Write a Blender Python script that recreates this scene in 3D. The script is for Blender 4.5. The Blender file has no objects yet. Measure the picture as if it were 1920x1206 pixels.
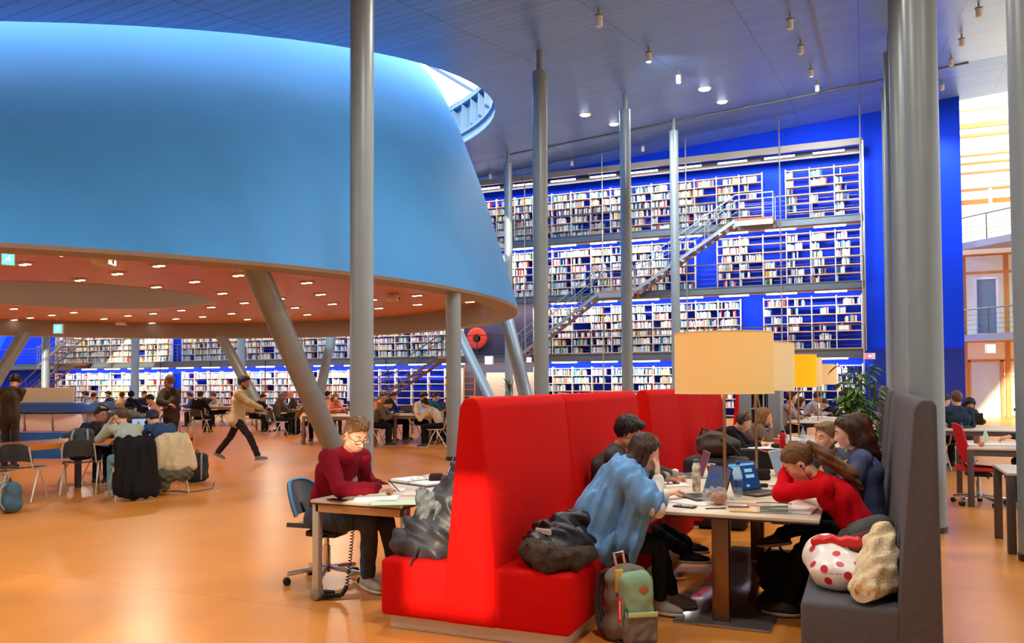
import bpy, bmesh, math, random
import numpy as np
from mathutils import Vector, Matrix
rnd = random.Random(7)
SC = bpy.context.scene
COL = SC.collection
R = math.radians
# ------------------------------------------------------------------ camera model (photo is 1920x1206)
FPX = 1535.; TH = R(23.3); PI_ = R(1.75); RO = R(0.28); EYE = 1.6
X0 = 960.; Y0 = 716 - FPX*math.tan(PI_)
_F0 = np.array([-math.sin(TH), math.cos(TH), 0]); _R0 = np.array([math.cos(TH), math.sin(TH), 0]); _Z = np.array([0, 0, 1.])
CF = _F0*math.cos(PI_) + _Z*math.sin(PI_); _U0 = -_F0*math.sin(PI_) + _Z*math.cos(PI_)
CU = _U0*math.cos(RO) + _R0*math.sin(RO); CR = _R0*math.cos(RO) - _U0*math.sin(RO)
CO = np.array([0, 0, EYE])
def ray(x, y): return CF + CR*(x-X0)/FPX - CU*(y-Y0)/FPX
def atd(x, y, d): return CO + ray(x, y)*d
def atz(x, y, z):
    r = ray(x, y); return CO + r*((z-EYE)/r[2])
def atb(x, y, b):
    r = ray(x, y); return CO + r*(b/r[1])
cam = bpy.data.cameras.new('camera'); camo = bpy.data.objects.new('camera', cam); COL.objects.link(camo)
cam.sensor_width = 36; cam.lens = FPX/1920*36; cam.shift_y = (Y0-603)/1920; cam.clip_end = 300; cam.clip_start = 0.05
mw = Matrix(((CR[0], CU[0], -CF[0], CO[0]), (CR[1], CU[1], -CF[1], CO[1]), (CR[2], CU[2], -CF[2], CO[2]), (0, 0, 0, 1)))
camo.matrix_world = mw
SC.camera = camo
SC.view_settings.view_transform = 'Standard'; SC.view_settings.look = 'None'
SC.view_settings.exposure = 0; SC.view_settings.gamma = 1; SC.view_settings.use_curve_mapping = False
SC.cycles.use_denoising = True
SC.cycles.max_bounces = 7; SC.cycles.diffuse_bounces = 3; SC.cycles.glossy_bounces = 3
SC.cycles.transmission_bounces = 4; SC.cycles.transparent_max_bounces = 8
SC.cycles.caustics_reflective = False; SC.cycles.caustics_refractive = False
SC.cycles.sample_clamp_indirect = 4.0
SC.cycles.use_adaptive_sampling = True; SC.cycles.adaptive_threshold = 0.03
# ------------------------------------------------------------------ materials
def lin(c):
    o = []
    for v in c[:3]:
        v = v/255.
        o.append(v/12.92 if v <= .04045 else ((v+.055)/1.055)**2.4)
    return (*o, 1)
_mats = {}
def mat(name, col, rough=.5, metal=0., spec=.5, emit=None, es=0., var=0., vs=8., bump=0., bs=60., coat=0., trans=0., alpha=1., sheen=0., stretch=None, ior=1.45):
    if name in _mats: return _mats[name]
    m = bpy.data.materials.new(name); m.use_nodes = True; nt = m.node_tree; N = nt.nodes; L = nt.links
    p = N['Principled BSDF']; p.inputs['Base Color'].default_value = lin(col); p.inputs['Roughness'].default_value = rough
    p.inputs['Metallic'].default_value = metal; p.inputs['Specular IOR Level'].default_value = spec; p.inputs['IOR'].default_value = ior
    p.inputs['Coat Weight'].default_value = coat; p.inputs['Coat Roughness'].default_value = .08
    p.inputs['Transmission Weight'].default_value = trans; p.inputs['Alpha'].default_value = alpha
    if sheen: p.inputs['Sheen Weight'].default_value = sheen
    if emit is not None:
        p.inputs['Emission Color'].default_value = lin(emit); p.inputs['Emission Strength'].default_value = es
    if var or bump:
        tc = N.new('ShaderNodeTexCoord'); src = tc.outputs['Object']
        if stretch:
            mp = N.new('ShaderNodeMapping'); mp.inputs['Scale'].default_value = stretch; L.new(src, mp.inputs['Vector']); src = mp.outputs['Vector']
    if var:
        nz = N.new('ShaderNodeTexNoise'); nz.inputs['Scale'].default_value = vs; nz.inputs['Detail'].default_value = 5; L.new(src, nz.inputs['Vector'])
        rp = N.new('ShaderNodeValToRGB'); c = lin(col)
        rp.color_ramp.elements[0].position = .3; rp.color_ramp.elements[1].position = .7
        rp.color_ramp.elements[0].color = tuple(v*(1-var) for v in c[:3])+(1,); rp.color_ramp.elements[1].color = tuple(min(1, v*(1+var)) for v in c[:3])+(1,)
        L.new(nz.outputs['Fac'], rp.inputs['Fac']); L.new(rp.outputs['Color'], p.inputs['Base Color'])
    if bump:
        nb = N.new('ShaderNodeTexNoise'); nb.inputs['Scale'].default_value = bs; nb.inputs['Detail'].default_value = 3; L.new(src, nb.inputs['Vector'])
        bp = N.new('ShaderNodeBump'); bp.inputs['Strength'].default_value = bump; bp.inputs['Distance'].default_value = .01
        L.new(nb.outputs['Fac'], bp.inputs['Height']); L.new(bp.outputs['Normal'], p.inputs['Normal'])
    _mats[name] = m
    return m
def emis(name, col, s):
    if name in _mats: return _mats[name]
    m = bpy.data.materials.new(name); m.use_nodes = True; nt = m.node_tree; nt.nodes.clear()
    e = nt.nodes.new('ShaderNodeEmission'); e.inputs['Color'].default_value = lin(col); e.inputs['Strength'].default_value = s
    o = nt.nodes.new('ShaderNodeOutputMaterial'); nt.links.new(e.outputs[0], o.inputs[0]); _mats[name] = m
    return m
# ------------------------------------------------------------------ objects
def tag(o, label=None, cat=None, group=None, kind=None):
    if label: o['label'] = label
    if cat: o['category'] = cat
    if group: o['group'] = group
    if kind: o['kind'] = kind
    return o
def thing(name, label, cat, loc=(0, 0, 0), rz=0., group=None):
    o = bpy.data.objects.new(name, None); COL.objects.link(o); o.location = tuple(float(v) for v in loc); o.rotation_euler = (0, 0, rz)
    o.empty_display_size = .1
    return tag(o, label, cat, group)
def link(name, me, parent=None):
    o = bpy.data.objects.new(name, me); COL.objects.link(o)
    if parent is not None: o.parent = parent
    return o
def dup(o, parent=None):
    c = o.copy(); COL.objects.link(c); c.parent = parent
    for ch in list(o.children): dup(ch, c)
    return c
def place(o, loc, rz=0., label=None, group=None):
    o.location = tuple(float(v) for v in loc); o.rotation_euler = (0, 0, rz)
    if label: o['label'] = label
    if group: o['group'] = group
    return o
def mesh_np(name, v, f, smooth=True, sharp=None):
    me = bpy.data.meshes.new(name); v = np.asarray(v, np.float32); f = np.asarray(f, np.int32)
    me.vertices.add(len(v)); me.vertices.foreach_set('co', v.ravel()); k = f.shape[1]
    me.loops.add(f.size); me.loops.foreach_set('vertex_index', f.ravel())
    me.polygons.add(len(f)); me.polygons.foreach_set('loop_start', np.arange(0, f.size, k, dtype=np.int32))
    me.polygons.foreach_set('use_smooth', np.full(len(f), smooth)); me.update(calc_edges=True); me.validate()
    return me
class MB:
    def __init__(s): s.v = []; s.f = []; s.mi = []; s.x = Matrix.Identity(4); s.m = 0
    def add(s, vs, fs):
        b = len(s.v); s.v += [tuple(s.x @ Vector(v)) for v in vs]; s.f += [tuple(b+i for i in q) for q in fs]; s.mi += [s.m]*len(fs); return s
    def box(s, lo, hi):
        x0, y0, z0 = lo; x1, y1, z1 = hi
        return s.add([(x0, y0, z0), (x1, y0, z0), (x1, y1, z0), (x0, y1, z0), (x0, y0, z1), (x1, y0, z1), (x1, y1, z1), (x0, y1, z1)],
                     [(0, 3, 2, 1), (4, 5, 6, 7), (0, 1, 5, 4), (1, 2, 6, 5), (2, 3, 7, 6), (3, 0, 4, 7)])
    def cb(s, c, d): return s.box([c[i]-d[i]/2 for i in range(3)], [c[i]+d[i]/2 for i in range(3)])
    def bar(s, p, q, w, h, up=(0, 0, 1)):
        p = Vector(p); q = Vector(q); d = (q-p).normalized(); u = Vector(up)
        if abs(d.dot(u)) > .99: u = Vector((0, 1, 0))
        r = d.cross(u).normalized(); u = r.cross(d)
        vs = []
        for a in (p, q):
            for i, j in ((-1, -1), (1, -1), (1, 1), (-1, 1)): vs.append(a + r*w/2*i + u*h/2*j)
        return s.add(vs, [(0, 1, 2, 3), (7, 6, 5, 4), (0, 4, 5, 1), (1, 5, 6, 2), (2, 6, 7, 3), (3, 7, 4, 0)])
    def cyl(s, p, q, r0, r1=None, n=16, cap=True):
        if r1 is None: r1 = r0
        p = Vector(p); q = Vector(q); d = (q-p).normalized(); u = Vector((0, 0, 1)) if abs(d.z) < .99 else Vector((1, 0, 0))
        e = d.cross(u).normalized(); g = d.cross(e)
        vs = []
        for a, r in ((p, r0), (q, r1)):
            for k in range(n):
                t = 2*math.pi*k/n; vs.append(a + e*r*math.cos(t) + g*r*math.sin(t))
        fs = [(k, n+k, n+(k+1) % n, (k+1) % n) for k in range(n)]
        if cap: fs += [tuple(range(n)), tuple(range(2*n-1, n-1, -1))]
        return s.add(vs, fs)
    def tube(s, pts, r, n=8, closed=False):
        P = [Vector(p) for p in pts]; m = len(P); vs = []; fs = []; e = None
        for i in range(m):
            a = P[(i-1) % m] if (closed or i > 0) else P[i]; b = P[(i+1) % m] if (closed or i < m-1) else P[i]
            d = (b-a).normalized()
            if e is None: e = d.orthogonal().normalized()
            else: e = (e - d*e.dot(d)).normalized()
            g = d.cross(e); rr = r[i] if isinstance(r, (list, tuple)) else r
            for k in range(n):
                t = 2*math.pi*k/n; vs.append(P[i] + e*rr*math.cos(t) + g*rr*math.sin(t))
        for i in range(m if closed else m-1):
            j = (i+1) % m
            for k in range(n): fs.append((i*n+k, i*n+(k+1) % n, j*n+(k+1) % n, j*n+k))
        if not closed: fs += [tuple(range(n-1, -1, -1)), tuple(range((m-1)*n, m*n))]
        return s.add(vs, fs)
    def lathe(s, prof, c=(0, 0, 0), n=24, cap=True):
        vs = []; fs = []; m = len(prof)
        for r, z in prof:
            for k in range(n):
                t = 2*math.pi*k/n; vs.append((c[0]+r*math.cos(t), c[1]+r*math.sin(t), c[2]+z))
        for i in range(m-1):
            for k in range(n): fs.append((i*n+k, i*n+(k+1) % n, (i+1)*n+(k+1) % n, (i+1)*n+k))
        if cap: fs += [tuple(range(n-1, -1, -1)), tuple(range((m-1)*n, m*n))]
        return s.add(vs, fs)
    def prism(s, poly, axis, lo, hi):
        n = len(poly); vs = []
        for h in (lo, hi):
            for (a, b) in poly:
                vs.append((h, a, b) if axis == 0 else ((a, h, b) if axis == 1 else (a, b, h)))
        return s.add(vs, [tuple(range(n)), tuple(range(2*n-1, n-1, -1))] + [(k, n+k, n+(k+1) % n, (k+1) % n) for k in range(n)])
    def quad(s, *p): return s.add(p, [tuple(range(len(p)))])
    def grid(s, fn, nu, nv, flip=False):
        vs = [fn(i/nu, j/nv) for j in range(nv+1) for i in range(nu+1)]; w = nu+1
        fs = [(j*w+i, j*w+i+1, (j+1)*w+i+1, (j+1)*w+i) for j in range(nv) for i in range(nu)]
        if flip: fs = [q[::-1] for q in fs]
        return s.add(vs, fs)
    def mesh(s, name, mats, bevel=0., seg=2, smooth=True, angle=35, thick=0.):
        me = bpy.data.meshes.new(name); bm = bmesh.new()
        V = [bm.verts.new(v) for v in s.v]
        for q, mi in zip(s.f, s.mi):
            try:
                fc = bm.faces.new([V[i] for i in q]); fc.material_index = mi
            except ValueError: pass
        bmesh.ops.recalc_face_normals(bm, faces=bm.faces)
        if thick: bmesh.ops.solidify(bm, geom=list(bm.faces), thickness=thick)
        if bevel:
            es = [e for e in bm.edges if len(e.link_faces) == 2 and e.calc_face_angle(0) > R(25)]
            bmesh.ops.bevel(bm, geom=es, offset=bevel, segments=seg, profile=.5, affect='EDGES', clamp_overlap=True)
        for fc in bm.faces: fc.smooth = smooth
        bm.to_mesh(me); bm.free()
        if smooth: me.set_sharp_from_angle(angle=R(angle))
        for m in (mats if isinstance(mats, (list, tuple)) else [mats]): me.materials.append(m)
        return me
    def build(s, name, mats, parent=None, **k): return link(name, s.mesh(name, mats, **k), parent)
def struct(name, mb, m, parent=None, **k):
    o = mb.build(name, m, parent, **k)
    if parent is None: o['kind'] = 'structure'
    return o
# ------------------------------------------------------------------ lights
def area(name, loc, direction, sx, sy, power, col=(1, 1, 1), spread=180, shape='RECTANGLE', cam_vis=False):
    l = bpy.data.lights.new(name, 'AREA'); l.shape = shape; l.size = sx; l.size_y = sy; l.energy = power; l.color = col; l.spread = R(spread)
    o = bpy.data.objects.new(name, l); COL.objects.link(o); o.location = loc
    o.rotation_euler = Vector(direction).to_track_quat('-Z', 'Y').to_euler()
    return o
def point(name, loc, power, col=(1, 1, 1), r=.1):
    l = bpy.data.lights.new(name, 'POINT'); l.energy = power; l.color = col; l.shadow_soft_size = r
    o = bpy.data.objects.new(name, l); COL.objects.link(o); o.location = loc; return o
# ------------------------------------------------------------------ palette
m_col = mat('column_paint', (136, 148, 152), .38, .15, var=.05, vs=3)
m_steel = mat('gallery_steel', (104, 116, 124), .45, .3)
m_rail = mat('rail_metal', (120, 108, 98), .35, .8)
m_chrome = mat('chrome', (205, 208, 212), .12, 1.)
m_alu = mat('aluminium', (182, 180, 172), .35, .85)
m_black = mat('black_plastic', (24, 24, 26), .45)
m_dark = mat('dark_metal', (60, 56, 54), .35, .6)
m_white = mat('white_paint', (232, 230, 224), .5)
m_wood = mat('shelf_wood', (222, 170, 138), .5, var=.12, vs=20, stretch=(1, 8, 8))
m_oak = mat('oak_frame', (205, 138, 62), .45, var=.12, vs=14)
m_tubelamp = emis('tube_light_glow', (255, 250, 240), 6.)
m_downglow = emis('downlight_glow', (255, 236, 205), 9.)
m_paper = mat('paper', (240, 238, 232), .8)
# ------------------------------------------------------------------ floor
def floor_mat():
    m = mat('linoleum_floor', (222, 142, 62), .30, spec=.5, var=.10, vs=1.3, bump=.02, bs=4)
    nt = m.node_tree; N = nt.nodes; L = nt.links; p = N['Principled BSDF']
    tc = N.new('ShaderNodeTexCoord'); br = N.new('ShaderNodeTexBrick')
    br.inputs['Scale'].default_value = 1; br.inputs['Brick Width'].default_value = 14.; br.inputs['Row Height'].default_value = 2.4; br.inputs['Mortar Size'].default_value = .006
    br.inputs['Color1'].default_value = (1, 1, 1, 1); br.inputs['Color2'].default_value = (.95, .95, .95, 1); br.inputs['Mortar'].default_value = (.55, .5, .45, 1)
    L.new(tc.outputs['Object'], br.inputs['Vector'])
    base = p.inputs['Base Color'].links[0].from_socket
    mx = N.new('ShaderNodeMix'); mx.data_type = 'RGBA'; mx.blend_type = 'MULTIPLY'; mx.inputs['Factor'].default_value = .6
    L.new(base, mx.inputs['A']); L.new(br.outputs['Color'], mx.inputs['B']); L.new(mx.outputs['Result'], p.inputs['Base Color'])
    return m
struct('floor', MB().box((-75, -9, -.2), (24, 60, 0)), floor_mat(), smooth=False)
# ------------------------------------------------------------------ ceiling
BK = 32.3
def cz(a, b):
    if b <= BK: return 9.13 + .188*(b-17.15) + .07*(a+6.65)
    return 9.13 + .188*(BK-17.15) + .07*(a+6.65) + .02*(b-BK)
def ceil_mat():
    m = mat('ceiling_metal', (112, 122, 160), .34, .3, spec=.5); nt = m.node_tree; N = nt.nodes; L = nt.links; p = N['Principled BSDF']
    tc = N.new('ShaderNodeTexCoord')
    br = N.new('ShaderNodeTexBrick'); br.inputs['Scale'].default_value = 1.; br.inputs['Brick Width'].default_value = 2.4; br.inputs['Row Height'].default_value = .3
    br.inputs['Mortar Size'].default_value = .012; br.inputs['Mortar Smooth'].default_value = .3; br.offset = 0.
    c = lin((112, 156, 214))
    br.inputs['Color1'].default_value = c; br.inputs['Color2'].default_value = tuple(v*.86 for v in c[:3])+(1,); br.inputs['Mortar'].default_value = tuple(v*.35 for v in c[:3])+(1,)
    L.new(tc.outputs['Object'], br.inputs['Vector']); L.new(br.outputs['Color'], p.inputs['Base Color'])
    mp = N.new('ShaderNodeMapping'); mp.inputs['Scale'].default_value = (1.2, 9, 1); L.new(tc.outputs['Object'], mp.inputs['Vector'])
    nz = N.new('ShaderNodeTexNoise'); nz.inputs['Scale'].default_value = 2.; nz.inputs['Detail'].default_value = 4; L.new(mp.outputs['Vector'], nz.inputs['Vector'])
    bp = N.new('ShaderNodeBump'); bp.inputs['Strength'].default_value = .25; bp.inputs['Distance'].default_value = .03
    L.new(nz.outputs['Fac'], bp.inputs['Height']); L.new(bp.outputs['Normal'], p.inputs['Normal'])
    rr = N.new('ShaderNodeMapRange'); rr.inputs['To Min'].default_value = .25; rr.inputs['To Max'].default_value = .45
    L.new(nz.outputs['Fac'], rr.inputs['Value']); L.new(rr.outputs['Result'], p.inputs['Roughness'])
    return m
HC = (-22.9, 16.7); HR = 13.96; RECT = (-48., 15., -7.3, BK)
mb = MB()
angs = [2*math.pi*k/120 for k in range(120)] + [math.atan2(y-HC[1], x-HC[0]) % (2*math.pi) for x in RECT[:2] for y in RECT[2:]]
angs = sorted(set(angs)); n = len(angs)
def rect_hit(t):
    c, s = math.cos(t), math.sin(t); k = 1e9
    if c > 1e-9: k = min(k, (RECT[1]-HC[0])/c)
    if c < -1e-9: k = min(k, (RECT[0]-HC[0])/c)
    if s > 1e-9: k = min(k, (RECT[3]-HC[1])/s)
    if s < -1e-9: k = min(k, (RECT[2]-HC[1])/s)
    return (HC[0]+c*k, HC[1]+s*k)
vs = []
for t in angs:
    p = (HC[0]+HR*math.cos(t), HC[1]+HR*math.sin(t)); q = rect_hit(t)
    for (x, y) in (p, q): vs += [(x, y, cz(x, y)), (x, y, cz(x, y)+.35)]
fs = []
for i in range(n):
    a = 4*i; b = 4*((i+1) % n)
    fs += [(a, b, b+2, a+2), (a+1, a+3, b+3, b+1)]
mb.add(vs, fs)
def strip(x0, x1, y0, y1, th=.35):
    P = [(x0, y0), (x1, y0), (x1, y1), (x0, y1)]
    mb.add([(x, y, cz(x, y)) for x, y in P]+[(x, y, cz(x, y)+th) for x, y in P], [(0, 1, 2, 3), (7, 6, 5, 4), (0, 4, 5, 1), (1, 5, 6, 2), (2, 6, 7, 3), (3, 7, 4, 0)])
strip(-48, 15, BK+.001, 37)
struct('ceiling', mb, ceil_mat(), smooth=False)
# ceiling bend joint and track rails
mb = MB()
mb.tube([(x, BK-.06, cz(x, BK-.06)-.03) for x in np.linspace(-14, 3.5, 12)], .035, 6)
struct('trim_1', mb, m_steel)
mb = MB(); mb.bar((-.95, 3, cz(-.95, 3)-.04), (-.95, 31.5, cz(-.95, 31.5)-.04), .07, .06)
t = thing('track_rail', 'long grey light track running along the sloped metal ceiling', 'light track'); mb.build('rail', m_steel, t)
# skylight curb around the ceiling hole
mb = MB()
def ringpt(k, r, z0, z1, N=96):
    t = 2*math.pi*k/N; x, y = HC[0]+r*math.cos(t), HC[1]+r*math.sin(t); return (x, y, cz(x, y)+z0+z1)
prof = [(HR-.005, 0.), (HR-.01, .1), (HR+.04, .16), (HR+.04, .3), (HR-.06, .36), (HR-.06, .46), (HR+.2, .5), (HR+.2, 1.45), (HR-.02, 1.5), (HR-.02, 1.68), (HR+.3, 1.72)]
mb.grid(lambda u, v: ringpt(u*96, prof[round(v*(len(prof)-1))][0], prof[round(v*(len(prof)-1))][1], 0), 96, len(prof)-1)
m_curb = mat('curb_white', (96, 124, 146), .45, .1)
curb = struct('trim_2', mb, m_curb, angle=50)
mb = MB()
for k in range(96):
    t = 2*math.pi*k/96
    for r0 in (HR+.1,):
        x, y = HC[0]+r0*math.cos(t), HC[1]+r0*math.sin(t); z = cz(x, y)
        mb.bar((x, y, z+.48), (x, y, z+1.5), .05, .22, up=(math.cos(t), math.sin(t), 0))
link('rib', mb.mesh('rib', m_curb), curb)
# ------------------------------------------------------------------ cone
CC = np.array([-19.6, 15.4]); CHD = np.array([-.43, .903]); CK = .30
CPROF = [(3.5, 12.1), (4.7, 11.78), (5.7, 11.5), (6.95, 11.14), (8.03, 10.77), (8.66, 10.55), (9.2, 10.33), (9.77, 10.08), (10.18, 9.8), (10.5, 9.5), (10.93, 8.95), (11.6, 8.3), (13, 7.3), (15, 6.1), (19, 4.6)]
def cpt(t, r, z):
    c = CC + CHD*CK*(z-3.5); return (c[0]+r*math.cos(t), c[1]+r*math.sin(t), z)
def interp(pr, z):
    for (z0, r0), (z1, r1) in zip(pr, pr[1:]):
        if z <= z1: return r0+(r1-r0)*(z-z0)/(z1-z0)
    return pr[-1][1]
zs = sorted(set([3.5+k*.25 for k in range(36)] + [13, 14, 15, 17, 19])); N = 160
mb = MB()
mb.grid(lambda u, v: (lambda z: cpt(2*math.pi*u, interp(CPROF, z), z))(zs[round(v*(len(zs)-1))]), N, len(zs)-1)
m_cone = mat('cone_plaster', (70, 150, 218), .62, var=.06, vs=.5, bump=.12, bs=1.2)
struct('wall_cone', mb, m_cone, angle=60)
RI = 11.45; ZS = 4.05
mb = MB()
P = [(12.1, 3.5), (12.06, 3.44), (RI+.04, 3.44), (RI, 3.5), (RI, ZS)]
mb.grid(lambda u, v: (lambda p: (CC[0]+p[0]*math.cos(2*math.pi*u), CC[1]+p[0]*math.sin(2*math.pi*u), p[1]))(P[round(v*4)]), N, 4)
struct('trim_3', mb, mat('cone_rim', (150, 146, 144), .55), angle=40)
# soffit with a round void
SH = (-20.4, 16.2); SR = 3.65
mb = MB()
mb.grid(lambda u, v: ((CC[0]+RI*math.cos(2*math.pi*u), CC[1]+RI*math.sin(2*math.pi*u), ZS) if v < .5 else (SH[0]+SR*math.cos(2*math.pi*u), SH[1]+SR*math.sin(2*math.pi*u), ZS)), 120, 1)
def soffit_mat():
    m = mat('soffit_panels', (206, 118, 78), .38, var=.08, vs=2); nt = m.node_tree; N = nt.nodes; L = nt.links; p = N['Principled BSDF']
    tc = N.new('ShaderNodeTexCoord'); mp = N.new('ShaderNodeMapping'); mp.inputs['Rotation'].default_value = (0, 0, R(23)); L.new(tc.outputs['Object'], mp.inputs['Vector'])
    w = N.new('ShaderNodeTexWave'); w.bands_direction = 'Y'; w.inputs['Scale'].default_value = 6; L.new(mp.outputs['Vector'], w.inputs['Vector'])
    b = N.new('ShaderNodeBump'); b.inputs['Strength'].default_value = .2; b.inputs['Distance'].default_value = .01; L.new(w.outputs['Fac'], b.inputs['Height']); L.new(b.outputs['Normal'], p.inputs['Normal'])
    return m
m_soffit = soffit_mat()
struct('ceiling_soffit', mb, m_soffit, smooth=False)
mb = MB(); mb.lathe([(SR, ZS-.01), (SR, ZS+1.6)], (SH[0], SH[1], 0), 96, cap=False); mb.lathe([(SR+.01, ZS+1.6), (.01, ZS+1.6)], (SH[0], SH[1], 0), 96, cap=False)
struct('trim_4', mb, mat('void_grey', (186, 186, 186), .6), angle=40)
# downlights in the soffit: twin lamps in a frame
def downlight_mesh():
    a = MB(); a.box((-.2, -.1, -.025), (.2, .1, .01)); f = a.mesh('frame', m_white, bevel=.01)
    b = MB()
    for x in (-.09, .09): b.lathe([(.065, -.035), (.065, -.02)], (x, 0, 0), 14)
    return f, b.mesh('lamp', m_downglow)
dl_f, dl_l = downlight_mesh()
def ordw(n):
    return ['first', 'second', 'third', 'fourth', 'fifth', 'sixth', 'seventh', 'eighth', 'ninth', 'tenth', 'eleventh', 'twelfth', 'thirteenth', 'fourteenth', 'fifteenth', 'sixteenth', 'seventeenth', 'eighteenth', 'nineteenth', 'twentieth'][n] if n < 20 else str(n+1)+'th'
dl = [(120, 476), (47, 494), (298, 497), (220, 512), (150, 524), (293, 537), (447, 515), (365, 527), (417, 549), (458, 567), (26, 578), (69, 571), (138, 585), (183, 579), (97, 590), (240, 591), (195, 597), (287, 587), (340, 581), (396, 575), (27, 599), (57, 595), (285, 605), (242, 605), (330, 597), (380, 593), (434, 587), (464, 598), (575, 529), (601, 551), (525, 559), (686, 542), (698, 561), (710, 577), (623, 569), (576, 589), (553, 576), (782, 553), (783, 570), (881, 565), (490, 607)]
pts = [atz(x, y, ZS-.01) for x, y in dl]
pts = [p for p in pts if np.hypot(p[0]-CC[0], p[1]-CC[1]) < RI-.25 and np.hypot(p[0]-SH[0], p[1]-SH[1]) > SR+.2]
pts.sort(key=lambda p: p[1])
for i, p in enumerate(pts):
    t = thing('downlight', f'lit twin downlight in the red-brown soffit, {ordw(i)} of the row going away from us', 'ceiling light', p, R(-10), 'downlights in the soffit')
    link('frame', dl_f, t); link('lamp', dl_l, t)
# projectors / sensors under the soffit
for (x, y, lab) in [(195, 480, 'small white sensor box on the soffit near the cone rim'), (228, 601, 'small white projector hanging at the back of the soffit above the bookshelves'), (736, 552, 'small white projector hanging from the soffit between two columns')]:
    p = atz(x, y, ZS); t = thing('ceiling_projector', lab, 'projector', p, R(20))
    a = MB(); a.cb((0, 0, -.12), (.34, .3, .12)); a.build('body', m_white, t, bevel=.02); a = MB(); a.cyl((0, 0, -.06), (0, 0, 0), .03); a.build('mount', m_white, t)
    a = MB(); a.cyl((.17, .05, -.12), (.19, .05, -.12), .04); a.build('lens', m_black, t)
# hanging exit signs
m_exit = emis('exit_green', (120, 235, 205), 1.6); m_exitw = emis('exit_white', (240, 255, 250), 1.8)
def exit_sign(px, py, z, lab, s=1., rz=0., hang=ZS):
    p = atz(px, py, z) if z is not None else None
    return exit_at(p, lab, s, rz, hang)
def exit_at(p, lab, s, rz, hang, col=None):
    t = thing('exit_sign', lab, 'exit sign', p, rz)
    a = MB(); a.cb((0, 0, 0), (.34*s, .1*s, .34*s)); a.build('housing', m_white, t, bevel=.01)
    a = MB(); a.cb((0, -.055*s, 0), (.29*s, .01, .29*s)); pn = a.build('panel', col or m_exit, t)
    a = MB(); y = -.064*s   # running figure and arrow
    a.cyl((.03*s, y, .09*s), (.03*s, y-.004, .09*s), .02*s, n=10); a.bar((.03*s, y, .06*s), (-.01*s, y, -.01*s), .004, .03*s, up=(1, 0, 0)); a.bar((-.01*s, y, 0), (.05*s, y, -.04*s), .004, .02*s, up=(1, 0, 0)); a.bar((-.01*s, y, 0), (-.07*s, y, -.05*s), .004, .02*s, up=(1, 0, 0)); a.bar((.03*s, y, .05*s), (.09*s, y, .02*s), .004, .015*s, up=(1, 0, 0)); a.bar((.02*s, y, .05*s), (-.06*s, y, .03*s), .004, .015*s, up=(1, 0, 0))
    a.build('pictogram', m_exitw, t)
    if hang:
        a = MB(); h = hang-p[2]
        for x in (-.07*s, .07*s): a.cyl((x, 0, .17*s), (x, 0, h), .008*s, n=6)
        a.build('hanger', m_alu, t)
    return t
p = atd(15, 487, 13.4); exit_at(p, 'green exit sign hanging from the soffit by the cone rim, near the photo edge', .6, R(58), ZS)
p = atd(110, 617, 24.); exit_at(p, 'small exit sign with orange top hanging in front of the far bookshelves', .85, R(20), ZS)
# ------------------------------------------------------------------ columns
def column(a, b, r, lab, grp='round columns', ztop=None, neck=True, z0=0.):
    zc = (cz(a, b) if ztop is None else ztop); t = thing('column', lab, 'column', (a, b, z0), 0, grp); h = zc-z0
    m = MB(); hh = h-.5 if neck else h
    m.lathe([(r, 0), (r, hh-.01), (r-.012, hh), (r*.45, hh+.005)] if neck else [(r, 0), (r, hh)], n=40); m.build('shaft', m_col, t, angle=40)
    if neck:
        m = MB(); m.lathe([(r*.42, hh-.01), (r*.42, h+.02), (r*.5, h+.02)], n=24); m.build('neck', m_col, t, angle=40)
    m = MB(); m.lathe([(r+.006, 0), (r+.006, .06)], n=40); m.build('base_ring', m_dark, t)
    return t
for i, (bb, lab) in enumerate([(10.0, 'thick grey column standing behind the man in the maroon sweater'), (17.15, 'tall grey column rising behind the near end of the red bench'), (24.4, 'tall grey column with bright sun patches in front of the stairs'), (31.5, 'slim tall grey column behind the big cream lampshade')]):
    column(-6.67, bb, .17, lab)
column(-13.75, 31.6, .17, 'tall grey column half hidden by the edge of the cone')
for i, a in enumerate((-20.9, -27.8, -34.8, -41.5)):
    column(a, 31.3, .2, f'blue column before the far bookshelves under the cone, {ordw(i)} from the stairs', ztop=None)
for bb, lab in [(9.75, 'thick grey column right behind the grey bench'), (17.0, 'grey column tucked behind the thick column at the grey bench'), (24.2, 'grey column peeking past the pair of columns at the grey bench'), (31.4, 'farthest grey column of the row behind the grey bench')]:
    column(.60 + (bb-9.75)*.012, bb, .172, lab)
column(1.42, 8.5, .19, 'big grey column cut off by the photo edge beside the desk')
# slanted and upright supports of the cone
def strut(p, q, r, lab):
    p = np.array(p); t = thing('cone_support', lab, 'column', p, 0, 'supports under the cone'); d = np.array(q)-p
    m = MB(); m.cyl((0, 0, 0), tuple(d), r, n=32); m.build('shaft', m_col, t, angle=40)
    m = MB(); m.cyl((0, 0, 0), tuple(d/np.linalg.norm(d)*.08), r+.008, n=32); m.build('foot_collar', m_dark, t)
strut(atz(637, 868, 0), atz(474, 492, 3.62), .205, 'thick slanted grey support leaning under the cone')
p = atz(851, 863, 0); strut(p, (p[0], p[1], 3.5), .155, 'upright grey support under the cone rim beside the red bench')
strut(atz(1006, 826, 0), atz(950, 597, 3.6), .2, 'slanted grey support under the tip of the cone')
strut(atz(945, 803, 0), atz(862, 627, 3.55), .19, 'slanted grey support with a sun patch behind the upright support')
strut(atz(505, 797, 0), atz(414, 630, 3.42), .2, 'slanted support behind the walking man')
strut(atz(588, 797, 0), atz(622, 627, 3.6), .19, 'thin slanted support between the thick slanted one and the column')
strut(atz(-60, 803, 0), atz(48, 622, 3.6), .22, 'slanted support behind the man with headphones at the photo edge')
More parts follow.
